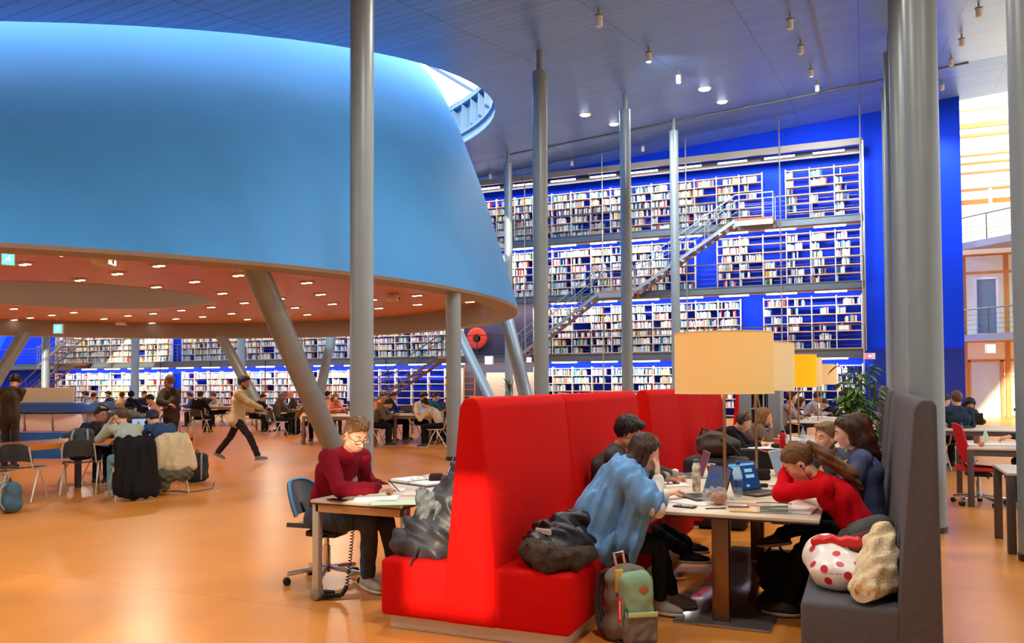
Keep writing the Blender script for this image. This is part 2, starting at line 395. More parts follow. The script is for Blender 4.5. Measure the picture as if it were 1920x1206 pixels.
# skylight mullions and glass
mb = MB()
for k in range(0, 48):
    t = 2*math.pi*k/48; x, y = HC[0]+(HR+.1)*math.cos(t), HC[1]+(HR+.1)*math.sin(t); z = cz(x, y)+1.75
    zz = z+2.2; c = CC+CHD*CK*(zz-3.5); v = np.array([x, y])-c; v /= np.linalg.norm(v); rr = interp(CPROF, zz)
    if k % 3 == 0: mb.bar((x, y, z), (c[0]+v[0]*rr, c[1]+v[1]*rr, zz), .05, .1)
struct('window_1', mb, mat('mullion', (70, 96, 120), .5, .3), smooth=False)
# ------------------------------------------------------------------ book wall
m_blue = mat('blue_wall', (0, 58, 228), .6, spec=.2, var=.04, vs=1.)
m_blued = mat('blue_gloss_panel', (18, 44, 150), .14, coat=.4)
WB = 36.35
mb = MB(); mb.box((-62, WB, 0), (3.6, WB+.4, 14.2))
struct('wall_back', mb, m_blue, smooth=False)
mb = MB(); mb.box((.35, WB-.06, 0), (3.58, WB-.005, 2.85)); struct('trim_5', mb, m_blued, smooth=False)
mb = MB(); mb.box((-18.4, WB-.2, 0), (-14.3, WB-.003, 5.3)); struct('trim_6', mb, mat('dark_violet_wall', (58, 50, 72), .5), smooth=False)
LV = [0., 2.8, 5.5, 8.15]; TOPB = 11.05
BW = .95; A0 = -.07
SHZ = [.10, .45, .81, 1.16, 1.51, 1.87, 2.2]
lvname = ['ground level', 'first gallery', 'second gallery', 'top gallery']
def has_bay(l, k):
    a1 = A0 - BW*k
    if l == 3 and k == 3 or l == 2 and k == 6 or l == 1 and k == 4: return False
    if l <= 1 and -18.4 < a1-BW/2 < -14.3: return False
    if l >= 2 and a1 < -17.5: return False
    if l == 0 and a1 > -6.7 and k > 4 and False: return False
    if k in (25, 38) and l <= 1: return False
    return True
up_me = MB().box((-.018, -.13, 0), (.018, .13, 2.28)).mesh('upright', m_white, smooth=False)
sh_me = MB().box((-BW+.018, -.13, -.02), (-.018, .13, .018)).mesh('shelf', m_wood, smooth=False)
NB = [49, 49, 18, 18]
SB = 35.95
pal = [((246, 243, 236), .30, 'white'), ((232, 222, 204), .15, 'cream'), ((205, 222, 236), .11, 'pale blue'), ((120, 180, 205), .07, 'light blue'), ((40, 130, 150), .06, 'teal'), ((40, 80, 150), .05, 'blue'), ((170, 168, 166), .07, 'grey'), ((196, 160, 120), .05, 'tan'), ((190, 60, 50), .04, 'red'), ((226, 180, 70), .03, 'yellow'), ((40, 38, 44), .05, 'black'), ((110, 140, 110), .02, 'green')]
book_mats = [mat('book_'+n.replace(' ', '_'), c, .55) for c, w, n in pal]
cum = np.cumsum([w for c, w, n in pal])
br = random.Random(11)
books = []
for l in range(4):
    for k in range(NB[l]):
        if not has_bay(l, k): continue
        a1 = A0-BW*k
        t = thing('bookcase', f'open white and wood bookcase bay on the {lvname[l]}, {ordw(k)} bay from the gallery end', 'bookcase', (a1, SB, LV[l]), 0, 'bookcases on the '+lvname[l])
        u = link('upright', up_me, t)
        if k == NB[l]-1 or not has_bay(l, k+1): u = link('upright', up_me, t); u.location = (-BW, 0, 0)
        for z in SHZ:
            s = link('shelf', sh_me, t); s.location = (0, 0, z)
        empty = (l == 0 and -23.3 < a1 < -18.2)
        if empty: continue
        for si in range(6):
            dens = .38 if a1 > -3 else (.5 if a1 > -4.7 else (.78 if a1 > -12 else .86))
            if br.random() < (.10 if a1 > -4 else .03): continue
            x = .03; end = BW-.03; segs = br.random()
            if segs < .3: x += br.uniform(0, .3)
            lim = min(end, x+(end-.03)*min(1, br.gauss(dens, .18))); bc = br.randrange(len(pal))
            j = 0
            while x < lim:
                th = br.choice((.022, .028, .034, .04, .05)); h = br.choice((.2, .225, .24, .25, .265, .28)); d = br.uniform(.14, .2)
                ci = int(np.searchsorted(cum, br.random())); ci = min(ci, len(pal)-1)
                if br.random() < .2: ci = bc
                if x+th > end: break
                books.append((l, k, si, j, a1-BW+x, LV[l]+SHZ[si]+.018, th, h, d, ci)); x += th+.002; j += 1
                if br.random() < .03: x += br.uniform(.04, .15)
def projsz(bk):
    p = np.array((bk[4], SB-.1, bk[5]))-CO; D = p@CF; x = X0+FPX*(p@CR)/D; y = Y0-FPX*(p@CU)/D
    ok = 1462 < x < 1605 and y < 600 and not (1452 < x < 1466)
    return (bk[6]*bk[7]/D**2 if ok else 0)
books.sort(key=projsz, reverse=True)
nind = 300
bm_cache = {}
def book_mesh(ci, th, h):
    key = (ci, th, h)
    if key not in bm_cache: bm_cache[key] = MB().box((0, -.1, 0), (th, .06, h)).mesh('book', book_mats[ci], smooth=False)
    return bm_cache[key]
for bk in books[:nind]:
    l, k, si, j, x, z, th, h, d, ci = bk
    o = link('book', book_mesh(ci, th, h)); o.location = (x, SB-.02, z)
    tag(o, f'{pal[ci][2]} book, {ordw(j)} along, {ordw(5-si)} shelf down, {ordw(k)} bay, {lvname[l]}', 'book', 'books on the gallery shelves')
V = []; F = []; MI = []
cube_f = np.array([(0, 1, 5, 4), (4, 5, 6, 7), (1, 2, 6, 5), (3, 0, 4, 7)])
for i, bk in enumerate(books[nind:]):
    l, k, si, j, x, z, th, h, d, ci = bk
    y0 = SB-.12+br.uniform(0, .03); y1 = y0+d; b = 8*i
    V += [(x, y0, z), (x+th, y0, z), (x+th, y1, z), (x, y1, z), (x, y0, z+h), (x+th, y0, z+h), (x+th, y1, z+h), (x, y1, z+h)]
    F.append(cube_f+b); MI += [ci]*4
me = mesh_np('books', V, np.concatenate(F), smooth=False)
for m in book_mats: me.materials.append(m)
me.polygons.foreach_set('material_index', np.array(MI, np.int32))
tag(link('shelved_books', me), 'thousands of pale books filling the blue-backed gallery shelves', 'books', kind='stuff')
# galleries
GB0, GB1 = 35.0, 36.3
for l in (1, 2, 3):
    z = LV[l]; aL = -60 if l == 1 else -17.6
    t = thing('gallery_walkway', f'grey steel {lvname[l]} walkway with railing along the blue book wall', 'gallery', (0, 0, z), 0, 'gallery walkways')
    m = MB(); m.box((aL, GB0+.06, -.12), (.05, GB1, -.02)); m.build('deck', m_steel, t, smooth=False)
    m = MB(); m.box((aL, GB0, -.26), (.05, GB0+.08, .04)); m.box((aL, GB0-.05, .0), (.05, GB0, .04)); m.box((aL, GB0-.05, -.26), (.05, GB0, -.22)); m.build('edge_beam', m_steel, t, smooth=False)
    m = MB(); m.box((aL, GB0+.09, -.30), (.05, GB0+.5, -.125)); m.build('ceiling_panel', mat('gallery_soffit', (176, 150, 138), .6), t, smooth=False)
    m = MB(); m.bar((aL, GB0+.02, 1.0), (.05, GB0+.02, 1.0), .05, .04); m.build('handrail', m_rail, t, smooth=False)
    for zz in (.2, .4, .6, .8):
        m = MB(); m.bar((aL, GB0+.02, zz), (.05, GB0+.02, zz), .012, .012); m.build('wire', m_rail, t, smooth=False)
    pm = MB().box((-.018, -.012, 0), (.018, .03, 1.0)).mesh('post', m_rail, smooth=False)
    a = .03
    while a > aL and a > -45:
        o = link('post', pm, t); o.location = (a, GB0+.01, 0); a -= 1.88
t = thing('gallery_roof', 'dark steel canopy frame above the top gallery shelves', 'gallery', (0, 0, TOPB))
m = MB(); m.box((-17.6, GB0-.02, -.1), (.05, GB0+.1, .16)); m.build('front_beam', mat('roof_beam', (150, 142, 132), .5, .2), t, smooth=False)
m = MB(); m.box((-17.6, GB0+.55, -.32), (.05, GB0+.65, -.04)); m.build('rear_beam', m_dark, t, smooth=False)
for a in np.arange(.0, -17.6, -3.76):
    m = MB(); m.bar((a-.05, GB0+.05, .05), (a-.05, GB0+.6, -.15), .08, .16); m.build('bracket', m_dark, t, smooth=False)
m = MB(); m.box((.0, GB0, -8.3), (.1, GB0+.1, .05)); m.build('end_post', m_alu, t, smooth=False)
for i, a in enumerate((-.02, -3.07, -6.91, -10.63, -14.38)):
    m = MB(); m.cyl((0, 0, 0), (0, 0, cz(a, 34.95)), .03, n=8); o = m.build('hanger_rod', m_alu); o.location = (a, 34.94, 0)
    tag(o, f'thin steel hanger rod in front of the galleries, {ordw(i)} from the gallery end', 'rod', 'gallery hanger rods')
for i, a in enumerate((-18.1, -21.9, -25.6, -29.4, -33.2, -36.9, -40.7)):
    m = MB(); m.cyl((0, 0, 0), (0, 0, 2.8), .02, n=8); o = m.build('hanger_rod', m_dark); o.location = (a, 34.94, 0)
    tag(o, f'thin dark rod before the ground level shelves under the cone, {ordw(i)} from the stairs', 'rod', 'rods under the first gallery')
# fluorescent tubes under the decks
tb = MB().box((-.6, -.035, -.03), (.6, .035, .03)).mesh('tube_light', m_tubelamp)
for l in range(4):
    zz = (LV[l+1]-.33) if l < 3 else TOPB-.2; a = -1.2; i = 0
    while a > (-44 if l < 2 else -17):
        if not (l <= 1 and -18 < a < -14.5):
            o = link('tube_light', tb); o.location = (a, GB0+.3, zz)
            tag(o, f'lit white tube lamp over the {lvname[l]} shelves, {ordw(i)} from the gallery end', 'tube lamp', 'tube lamps over the '+lvname[l]); i += 1
        a -= 1.9
    L0 = -17.5 if l >= 2 else -46
    PW = 150.
    area('gallery_tubes', ((L0+.0)/2, GB0+.28, zz-.06), (0, .62, -.8), abs(L0), .12, PW*abs(L0)/10, (1., .96, .97))
# stairs between the levels
m_stairst = mat('stair_steel', (150, 164, 170), .4, .4)
def stair(lab, p, q, w=.9, y=33.9, land0=0., land1=0., col=None, nst=None):
    a0, z0 = p; a1, z1 = q; t = thing('staircase', lab, 'stairs', (a0, y, z0)); H = z1-z0; Lh = a1-a0; n = nst or max(6, round(H/.19))
    cm = col or (m_rail if z1 < 3 else m_stairst)
    for yy in (0, w):
        m = MB(); m.bar((0, yy, -.08), (Lh, yy, H-.08), .04, .13); m.build('stringer', cm, t, smooth=False)
        m = MB(); m.bar((0, yy, .95), (Lh, yy, H+.95), .045, .045); m.build('handrail', cm, t, smooth=False); m = MB(); m.bar((0, yy, .5), (Lh, yy, H+.5), .02, .02); m.build('mid_rail', cm, t, smooth=False)
        for k in range(0, n+1, 5):
            m = MB(); f = k/n; m.bar((Lh*f, yy, H*f-.05), (Lh*f, yy, H*f+.95), .025, .025); m.build('baluster', cm, t, smooth=False)
    tr = MB().box((-.13, 0, -.02), (.13, w, .02)).mesh('tread', mat('stair_tread', (176, 116, 78), .5), smooth=False)
    for k in range(1, n): o = link('tread', tr, t); o.location = (Lh*k/n, 0, H*k/n)
    for ld, x, z, sg in ((land0, 0, 0, -1), (land1, Lh, H, 1)):
        if ld:
            m = MB(); m.box((min(x, x+sg*ld), 0, z-.12), (max(x, x+sg*ld), w+.25, z)); m.build('landing', mat('stair_tread', (176, 116, 78), .5), t, smooth=False)
            for yy in (0, w): m = MB(); m.bar((x, yy, z-.2), (x+sg*ld, yy, z-.2), .05, .2); m.build('landing_beam', cm, t, smooth=False)
            m = MB(); x2 = x+sg*ld
            m.bar((x, 0, z+.98), (x2, 0, z+.98), .045, .045); m.bar((x2, 0, z+.98), (x2, w, z+.98), .045, .045)
            for zz in (.25, .5, .75): m.bar((x, 0, z+zz), (x2, 0, z+zz), .012, .012)
            m.bar((x2, 0, z), (x2, 0, z+1), .03, .03); m.bar((x2, w, z), (x2, w, z+1), .03, .03); m.build('landing_rail', cm, t, smooth=False)
stair('steel stairs climbing from the second gallery to the top gallery', (-8.95, 5.5), (-4.75, 8.15), land0=.2, land1=1.5)
stair('steel stairs climbing from the first to the second gallery behind the tall columns', (-14.3, 2.8), (-10.5, 5.5), land0=.2, land1=1.4)
stair('dark steel stairs from the floor to the first gallery behind the students under the cone', (-23.2, 0.), (-18.4, 2.8), land1=.6)
stair('dark steel stairs at the far side of the hall behind the exit sign', (-48.2, 0.), (-43.6, 2.8), land1=1.)
stair('dark steel upper stairs at the far side above the first gallery', (-44., 2.8), (-39.6, 5.5), land0=.2, y=32.8)
# niche wall things: doors, hose reel, signs
struct('door_1', MB().box((-16.9, WB-.28, 0), (-15.2, WB-.2, 2.05)), mat('beige_door', (196, 178, 152), .5), smooth=False)
struct('door_2', MB().box((-15.05, WB-.28, 0), (-14.35, WB-.2, 2.05)), mat('beige_door', (196, 178, 152), .5), smooth=False)
t = thing('hose_reel', 'round red fire hose reel on the first gallery wall', 'hose reel', (-17.35, WB-.22, 3.72))
m = MB(); m.x = Matrix.Rotation(R(90), 4, 'X'); m.lathe([(.5, -.0), (.52, .03), (.52, .22), (.44, .25), (.2, .2), (.2, 0)], n=40); m.build('reel', mat('hose_red', (220, 60, 40), .4), t, angle=40)
m = MB(); m.x = Matrix.Rotation(R(90), 4, 'X'); m.lathe([(.12, .18), (.12, .28)], n=20); m.build('hub', m_dark, t)
for px, py, D, s, lab in [(917, 676, 36.5, 1.15, 'white lit exit box under the first gallery beside the slanted support'), (992, 675, 36.5, .7, 'small white lit exit box next to the tall column under the first gallery')]:
    exit_at(atd(px, py, D), lab, s, 0, None, m_exitw)
p = atd(1630, 668, 32); t = thing('fire_sign', 'pink and white lit hose sign at the end of the galleries', 'sign', p, R(20))
m = MB(); m.cb((0, 0, 0), (.42, .1, .24)); m.build('box', m_white, t, bevel=.01); m = MB(); m.cb((-.05, -.055, 0), (.26, .01, .2)); m.build('face', emis('sign_pink', (255, 110, 130), 1.6), t)
m = MB(); m.cyl((.0, -.062, .0), (.0, -.07, 0), .05, n=16); m.build('symbol', emis('sign_white', (255, 245, 245), 2.5), t)
# ------------------------------------------------------------------ atrium side behind the end of the blue wall
m_glass = mat('clear_glass', (235, 245, 240), .03, alpha=.18, spec=.8)
m_office = mat('office_cream', (236, 226, 184), .7)
OB = 39.5
struct('wall_right', MB().box((3.4, OB+2.6, 0), (16, OB+2.8, 16)), m_office, smooth=False)
def zat(y): return float(atb(1850, y, OB)[2])
def aat(x, y): return float(atb(x, y, OB)[0])
mb = MB()
for y in (455, 628): mb.box((3.4, OB+.05, zat(y)-.25), (16, OB+2.6, zat(y)))
mb.box((3.4, OB+.05, 15.2), (16, OB+2.8, 15.4))
struct('ceiling_office', mb, m_white, smooth=False)
m_glow = mat('office_glow_strip', (255, 250, 232), .6, emit=(255, 248, 226), es=1.1)
fr = [(203, 4, m_oak), (233, 10, m_oak), (252, 6, m_oak), (289, 3, m_oak), (304, 4, m_oak), (322, 4, m_oak), (354, 5, m_oak), (377, 9, m_oak), (478, 4, m_oak), (511, 5, m_oak), (640, 5, m_oak), (676, 5, m_oak)]
for i, (y, t_, m_) in enumerate(fr):
    f = MB(); z = zat(y); h = t_*.021; f.box((3.5, OB-.06, z-h/2), (14, OB+.06, z+h/2)); struct(f'trim_{7+i}', f, m_, smooth=False)
f = MB(); f.box((3.5, OB+.02, zat(318)), (14, OB+.06, zat(307))); struct('trim_glow_strip', f, m_glow, smooth=False)  # white strip given a glow of its own
f = MB(); x0 = aat(1857, 400); f.box((x0-.07, OB-.07, zat(452)), (x0+.07, OB+.07, zat(354))); struct('trim_20', f, mat('pale_post', (250, 236, 206), .5), smooth=False)  # single upright in pale cream
f = MB()
for xx in (1808, 1888): x0 = aat(xx, 600); f.box((x0-.09, OB-.07, zat(452)*0+.0), (x0+.09, OB+.07, zat(478)))
struct('trim_21', f, m_oak, smooth=False)
f = MB(); x0, x1 = aat(1832, 580), aat(1868, 580)
for a_, b_, c_, d_ in ((x0, x1, zat(520), zat(524)), (x0-.08, x0, zat(625), zat(520)), (x1, x1+.08, zat(625), zat(520))): f.box((min(a_, b_), OB-.05, min(c_, d_)), (max(a_, b_), OB+.05, max(c_, d_)))
w = struct('door_3', f, m_white, smooth=False); g = MB(); g.box((x0, OB-.01, zat(625)), (x1, OB+.01, zat(524))); link('pane', g.mesh('pane', mat('door_glass_grey', (120, 140, 150), .15), smooth=False), w)
f = MB(); x0, x1 = aat(1820, 700), aat(1876, 700)
for a_, b_, c_, d_ in ((x1, x1+.12, 0, zat(676)), (x0-.1, x0, 0, zat(676))): f.box((a_, OB-.06, c_), (b_, OB+.06, d_))
w = struct('door_4', f, m_oak, smooth=False); g = MB(); g.box((x0, OB-.01, 0), (x1, OB+.01, zat(678))); link('pane', g.mesh('pane', mat('door_glass_pale', (206, 214, 196), .08, spec=.8), smooth=False), w)
g = MB(); g.box((3.5, OB-.008, .1), (14, OB+.008, 15)); struct('window_3', g, m_glass, smooth=False)
for i, z0 in enumerate((zat(628), zat(455))):
    t = thing('office_balcony', ['grey balcony with wire railing low on the glazed offices beyond the blue wall', 'grey balcony with wire railing high on the glazed offices beyond the blue wall'][i], 'balcony', (0, 0, z0))
    m = MB(); m.prism([(3.7, OB-.1), (14, OB-.1), (14, OB-3.4), (5.6, OB-2.2)], 2, -.28, 0); m.build('slab', mat('balcony_slab', (150, 148, 150), .5), t, smooth=False)
    P0, P1, P2 = (3.75, OB-.2), (5.6, OB-2.15), (9, OB-2.65)
    m = MB()
    for z in (.2, .4, .6, .8): m.tube([(P0[0], P0[1], z), (P1[0], P1[1], z), (P2[0], P2[1], z)], .008, 6)
    m.build('wire', m_rail, t); m = MB(); m.tube([(P0[0], P0[1], 1.05), (P1[0], P1[1], 1.05), (P2[0], P2[1], 1.05)], .03, 8); m.build('handrail', m_rail, t)
    for f_ in (0, .5, 1.):
        m = MB(); x = P0[0]+(P1[0]-P0[0])*f_; y = P0[1]+(P1[1]-P0[1])*f_; m.box((x-.02, y-.02, 0), (x+.02, y+.02, 1.05)); m.build('post', m_rail, t)
for (px, py, s) in [(1857, 654, 1.1), (1853, 340, .7), (1886, 341, .8)]:
    exit_at(atd(px, py, 33), ['white exit sign hanging at the ground floor of the glazed offices', 'small exit sign high in the glazed offices', 'small exit sign high in the glazed offices beside the big column'][[1857, 1853, 1886].index(px)], s, R(20), None, m_exitw)
# ceiling spots and lamps
def spot(px, py, lit=False, lab=''):
    r = ray(px, py); k = 9.13-.188*17.15+.07*6.65-EYE; tt = k/(r[2]-.188*r[1]-.07*r[0]); p = CO+r*tt
    t = thing('spot_lamp', lab, 'spotlight', (p[0], p[1], cz(p[0], p[1])-.02), 0, 'spotlights on the metal ceiling')
    if lit:
        m = MB(); m.lathe([(.2, -.03), (.22, 0)], n=24); m.build('rim', m_white, t); m = MB(); m.lathe([(.16, -.04), (.16, -.03)], n=24); m.build('lamp', emis('spot_glow', (225, 235, 255), 12.), t)
    else:
        m = MB(); m.cyl((0, 0, .02), (0, 0, -.12), .025, n=10); m.build('bracket', m_alu, t); m = MB(); m.lathe([(.065, -.34), (.072, -.32), (.072, -.14), (.04, -.12)], n=20); m.build('can', mat('can_white', (214, 224, 232), .5), t, angle=40); m = MB(); m.lathe([(.1, -.13), (.1, -.11)], n=20); m.build('ring', m_alu, t)
sp = [(1123, 16, 0), (1216, 88, 0), (1272, 131, 0), (1481, 25, 0), (1501, 76, 0), (1520, 122, 0), (1532, 152, 0), (1097, 213, 1), (1151, 231, 1), (1321, 165, 1), (1354, 189, 1), (1205, 253, 0), (1072, 280, 0), (919, 308, 0), (1803, 64, 0), (1835, 5, 0), (1766, 138, 0), (1783, 103, 0)]
sl = ['at the near end of the track', 'beside the middle of the track', 'beside the far part of the track', 'nearest of the four over the reading area', 'second of the four over the reading area', 'third of the four over the reading area', 'farthest of the four over the reading area', 'by the tall column, first of the lit pair', 'by the tall column, second of the lit pair', 'on the track end, first of the lit pair', 'on the track end, second of the lit pair', 'above the galleries by the sunlit column', 'above the galleries behind the tall column', 'near the cone edge', 'at the bright ceiling edge beyond the thick column', 'high by the photo edge', 'over the end of the blue wall', 'beyond the thick column near the blue wall']
for (x, y, lit), l in zip(sp, sl): spot(x, y, lit, ('lit round spotlight ' if lit else 'white can spotlight ')+l)
# ------------------------------------------------------------------ reading booths
m_red = mat('red_felt', (200, 10, 6), .85, spec=.15, sheen=.0, var=.06, vs=30, bump=.15, bs=260)
m_grey = mat('taupe_felt', (90, 86, 90), .9, spec=.12, sheen=.0, var=.08, vs=40, bump=.2, bs=300)
m_plinth = mat('plinth_metal', (214, 206, 192), .4, .1)
m_top = mat('table_laminate', (212, 196, 176), .42, var=.03, vs=6)
m_edge = mat('table_edge_dark', (50, 40, 46), .5)
m_bronze = mat('pedestal_bronze', (128, 98, 72), .3, .85)
m_plate = mat('base_plate_steel', (168, 158, 154), .12, .75)
def bench(name_lab, a_c, b0, b1, m, seats=(1, -1), seams=(), back_h=1.5, half=False):
    """double-sided high-back bench along b; a_c = centre line of its back"""
    t = thing('booth_bench', name_lab, 'bench', (a_c, b0, 0), 0); Ln = b1-b0
    cuts = [0]+list(seams)+[Ln]
    wb, wt = .175, .055
    for c0, c1 in zip(cuts, cuts[1:]):
        mb = MB(); g = .004
        prof = [(-wb, .085), (-wb+.005, .45), (-wt-.02, back_h-.06), (-wt+.01, back_h-.012), (-.03, back_h), (.03, back_h), (wt-.01, back_h-.012), (wt+.02, back_h-.06), (wb-.005, .45), (wb, .085)]
        if half: prof = [(-.04, .07), (-.035, .45), (.05, back_h-.06), (.07, back_h-.015), (.09, back_h), (.135, back_h), (.155, back_h-.03), (.165, .07)]
        mb.prism(prof, 1, c0+g, c1-g); mb.build('backrest', m, t, bevel=.022, seg=3, angle=50)
        for sd in seats:
            x0, x1 = (wb-.02, .655) if sd > 0 else ((-.655, -wb+.02) if not half else (-.5, -.02))
            mb = MB(); mb.box((x0, c0+g, .085), (x1, c1-g, .45)); mb.build('seat', m, t, bevel=.03, seg=3, angle=50)
    mb = MB(); xs = [.6 if 1 in seats else .14, (-.6 if not half else -.42) if -1 in seats else -.14]; mb.box((min(xs), .045, 0), (max(xs), Ln-.045, .088)); mb.build('plinth', m_plinth, t, bevel=.004)
    return t
RA = -2.275
bench('bright red high-backed double bench in front with a grey coat and bag on it', RA, 4.6, 8.44, m_red, seams=(1.6,))
bench('second red high-backed bench behind the cream lampshade, beside the man in the black hoodie', RA, 8.92, 13.9, m_red, seats=(1,), seams=(1.6, 3.3))
bench('far red bench behind the students at the plants', RA, 16.7, 20.6, m_red, seats=(1,), seams=(1.9,))
GA = .17
bench('near grey high-backed bench with the fleece jacket and plastic bag on it', GA, 4.55, 8.4, m_grey, seats=(-1,), seams=(.85, 2.3), half=True)
bench('second grey high-backed bench beyond the near grey one, by the plant', GA, 8.75, 10.6, m_grey, seats=(-1,), seams=(.9,), half=True)
bench('third grey high-backed bench farthest along the plant row', GA, 13.2, 16.0, m_grey, seats=(-1,), seams=(1.4,), half=True)
def booth_table(lab, a0, a1, b0, b1, cols, plate, z=.74):
    t = thing('booth_table', lab, 'table', ((a0+a1)/2, b0, 0)); w = (a1-a0)/2; L = b1-b0
    mb = MB(); mb.box((-w, 0, z-.022), (w, L, z)); tp = mb.build('tabletop', m_top, t, bevel=.004)
    mb = MB(); mb.box((-w+.004, .004, z-.032), (w-.004, L-.004, z-.0225)); mb.build('underside', m_edge, tp, smooth=False)
    for c in cols:
        mb = MB(); mb.box((-.055, c, .02), (.055, c+.11, z-.03)); mb.build('pedestal', m_bronze, t, bevel=.004)
    mb = MB(); mb.box((plate[0], plate[2], 0), (plate[1], plate[3], .018)); mb.build('base_plate', m_plate, t, bevel=.004)
    for x in (-.35, .33):
        mb = MB(); mb.box((x, .12, z-.06), (x+.1, .2, z-.03)); mb.build('cable_clip', m_black, t, smooth=False)
    return t
booth_table('long cream booth table between the red and grey benches, near one, with the big lamp', -1.52, -.27, 5.39, 8.3, (.14, 2.12), (-.30, .32, .05, 2.7))
booth_table('second cream booth table, beside the man in the black hoodie', -1.52, -.32, 10.7, 13.7, (.5, 2.3), (-.30, .30, .35, 2.6))
booth_table('third booth table beside the far red bench', -1.5, -.3, 17.8, 20.6, (.4, 2.2), (-.3, .3, .3, 2.5))
def lamp(lab, b, col, glow, a=-.93, lit=0):
    t = thing('table_lamp', lab, 'lamp', (a, b, .74), 0, 'drum-shade table lamps')
    mb = MB(); mb.lathe([(.07, 0), (.07, .008), (.02, .014)], n=28); mb.build('base', m_alu, t, angle=40)
    mb = MB(); mb.lathe([(.0125, .01), (.0125, .95)], n=14); mb.build('pole', mat('lamp_pole', (178, 152, 120), .3, .8), t, angle=40)
    ms = mat('shade_'+glow, col, .9, spec=.1, bump=.05, bs=220, emit=col, es=lit)
    mb = MB(); mb.lathe([(.345, .77), (.345, 1.2)], n=56, cap=False); mb.build('lamp_shade', ms, t, thick=.004, angle=40)
    mr = mat('shade_trim', (240, 214, 160), .8)
    for z in (.77, 1.2):
        mb = MB(); mb.tube([(.345*math.cos(2*math.pi*k/56), .345*math.sin(2*math.pi*k/56), z) for k in range(56)], .004, 6, closed=True); mb.build('rim', mr, t)
    mb = MB()
    for k in range(3):
        c, s = math.cos(2.1*k), math.sin(2.1*k); mb.bar((0, 0, .96), (.34*c, .34*s, 1.0), .006, .006)
    mb.build('spider', m_alu, t)
    mb = MB(); mb.lathe([(.002, .94), (.03, .96), (.045, 1.0), (.03, 1.05), (.002, 1.06)], n=14); mb.build('bulb', emis('bulb_glow', (255, 214, 150), 6), t)
    point('lamp_bulb', (a, b, 1.86), 9, (1, .72, .38), .06)
lamp('big cream drum-shade lamp at the near end of the near booth table', 6.0, (250, 205, 130), 'cream', lit=.2)
lamp('second cream drum-shade lamp, half behind the big one', 7.85, (246, 212, 156), 'pale', lit=.24)
lamp('orange-yellow drum-shade lamp lit over the second booth table', 11.6, (255, 176, 30), 'amber', lit=.5)
lamp('pale lamp half behind the orange-yellow one', 13.1, (240, 200, 140), 'cream_far', lit=.3)
lamp('small far beige lamp over the third booth table', 18.6, (232, 190, 130), 'beige', lit=.3)
lamp('farthest slim beige lamp beside the plant', 20.1, (232, 190, 130), 'beige', lit=.3)
# grey shelf unit ending the second red bench
t = thing('shelf_unit', 'grey end shelf unit with books between the red benches', 'shelf', (-1.62, 14.15, 0))
mb = MB(); mb.box((-.33, 0, 0), (-.13, .5, 1.5)); mb.build('side_panel', mat('unit_grey', (118, 126, 136), .5), t, bevel=.004)
mb = MB(); mb.box((.14, 0, 0), (.33, .5, 1.5)); mb.build('side_panel', mat('unit_grey', (118, 126, 136), .5), t, bevel=.004)
mb = MB(); mb.box((-.13, .44, 0), (.14, .5, 1.5)); mb.build('back_panel', mat('unit_dark', (84, 90, 92), .6), t, smooth=False)
for z in (.06, .42, .78, 1.12, 1.48):
    mb = MB(); mb.box((-.13, 0, z), (.14, .44, z+.025)); mb.build('shelf', mat('unit_green', (150, 170, 165), .5), t, smooth=False)
for i, (x, c, r_) in enumerate([(-.11, (120, 84, 60), 6), (-.07, (92, 70, 60), -8), (-.01, (150, 120, 96), -10), (.05, (170, 175, 170), 0), (.1, (60, 70, 90), 0)]):
    mb = MB(); mb.x = Matrix.Translation((x, .05, 1.147)) @ Matrix.Rotation(R(r_), 4, 'Y'); mb.box((0, 0, 0), (.025, .2, .27)); o = mb.build('book', mat(f'unit_book_{i}', c, .6), smooth=False)
    o.location = (-1.62, 14.15, 0); tag(o, ['brown leaning book', 'dark brown leaning book', 'tan leaning book', 'grey upright book', 'navy upright book'][i]+' in the grey shelf unit', 'book', 'books in the grey shelf unit')
# ------------------------------------------------------------------ man's study desk on legs
m_leg = mat('leg_pale_steel', (196, 196, 184), .4, .3)
DK = dict(a0=-3.76, a1=-2.98, b0=4.97, b1=6.75)
t = thing('study_desk', 'cream study desk with pale square legs in front of the man in maroon', 'desk', (DK['a0'], DK['b0'], 0)); w = DK['a1']-DK['a0']; L = DK['b1']-DK['b0']
mb = MB(); mb.box((0, 0, .718), (w, L, .74)); tp = mb.build('tabletop', m_top, t, bevel=.003)
mb = MB(); mb.box((.003, .003, .708), (w-.003, L-.003, .7175)); mb.build('edge_band', m_edge, tp, smooth=False)
mb = MB(); mb.box((.03, .02, .65), (w-.03, .05, .708)); mb.build('apron', mat('apron_tan', (196, 160, 116), .5, .3), t, bevel=.003)
mb = MB(); mb.box((.03, L-.05, .65), (w-.03, L-.02, .708)); mb.build('apron', mat('apron_tan', (196, 160, 116), .5, .3), t, bevel=.003)
for (x, y) in ((.0, .02), (w-.055, .06), (0, L-.08), (w-.055, L-.08)):
    mb = MB(); mb.box((x, y, .04), (x+.055, y+.055, .712)); lg = mb.build('leg', m_leg, t, bevel=.005)
    mb = MB(); mb.cyl((x+.028, y-.01, .045), (x+.028, y+.05, .045), .045, n=8); mb.build('foot', mat('foot_grey', (150, 146, 136), .5, .3), lg, bevel=.004)
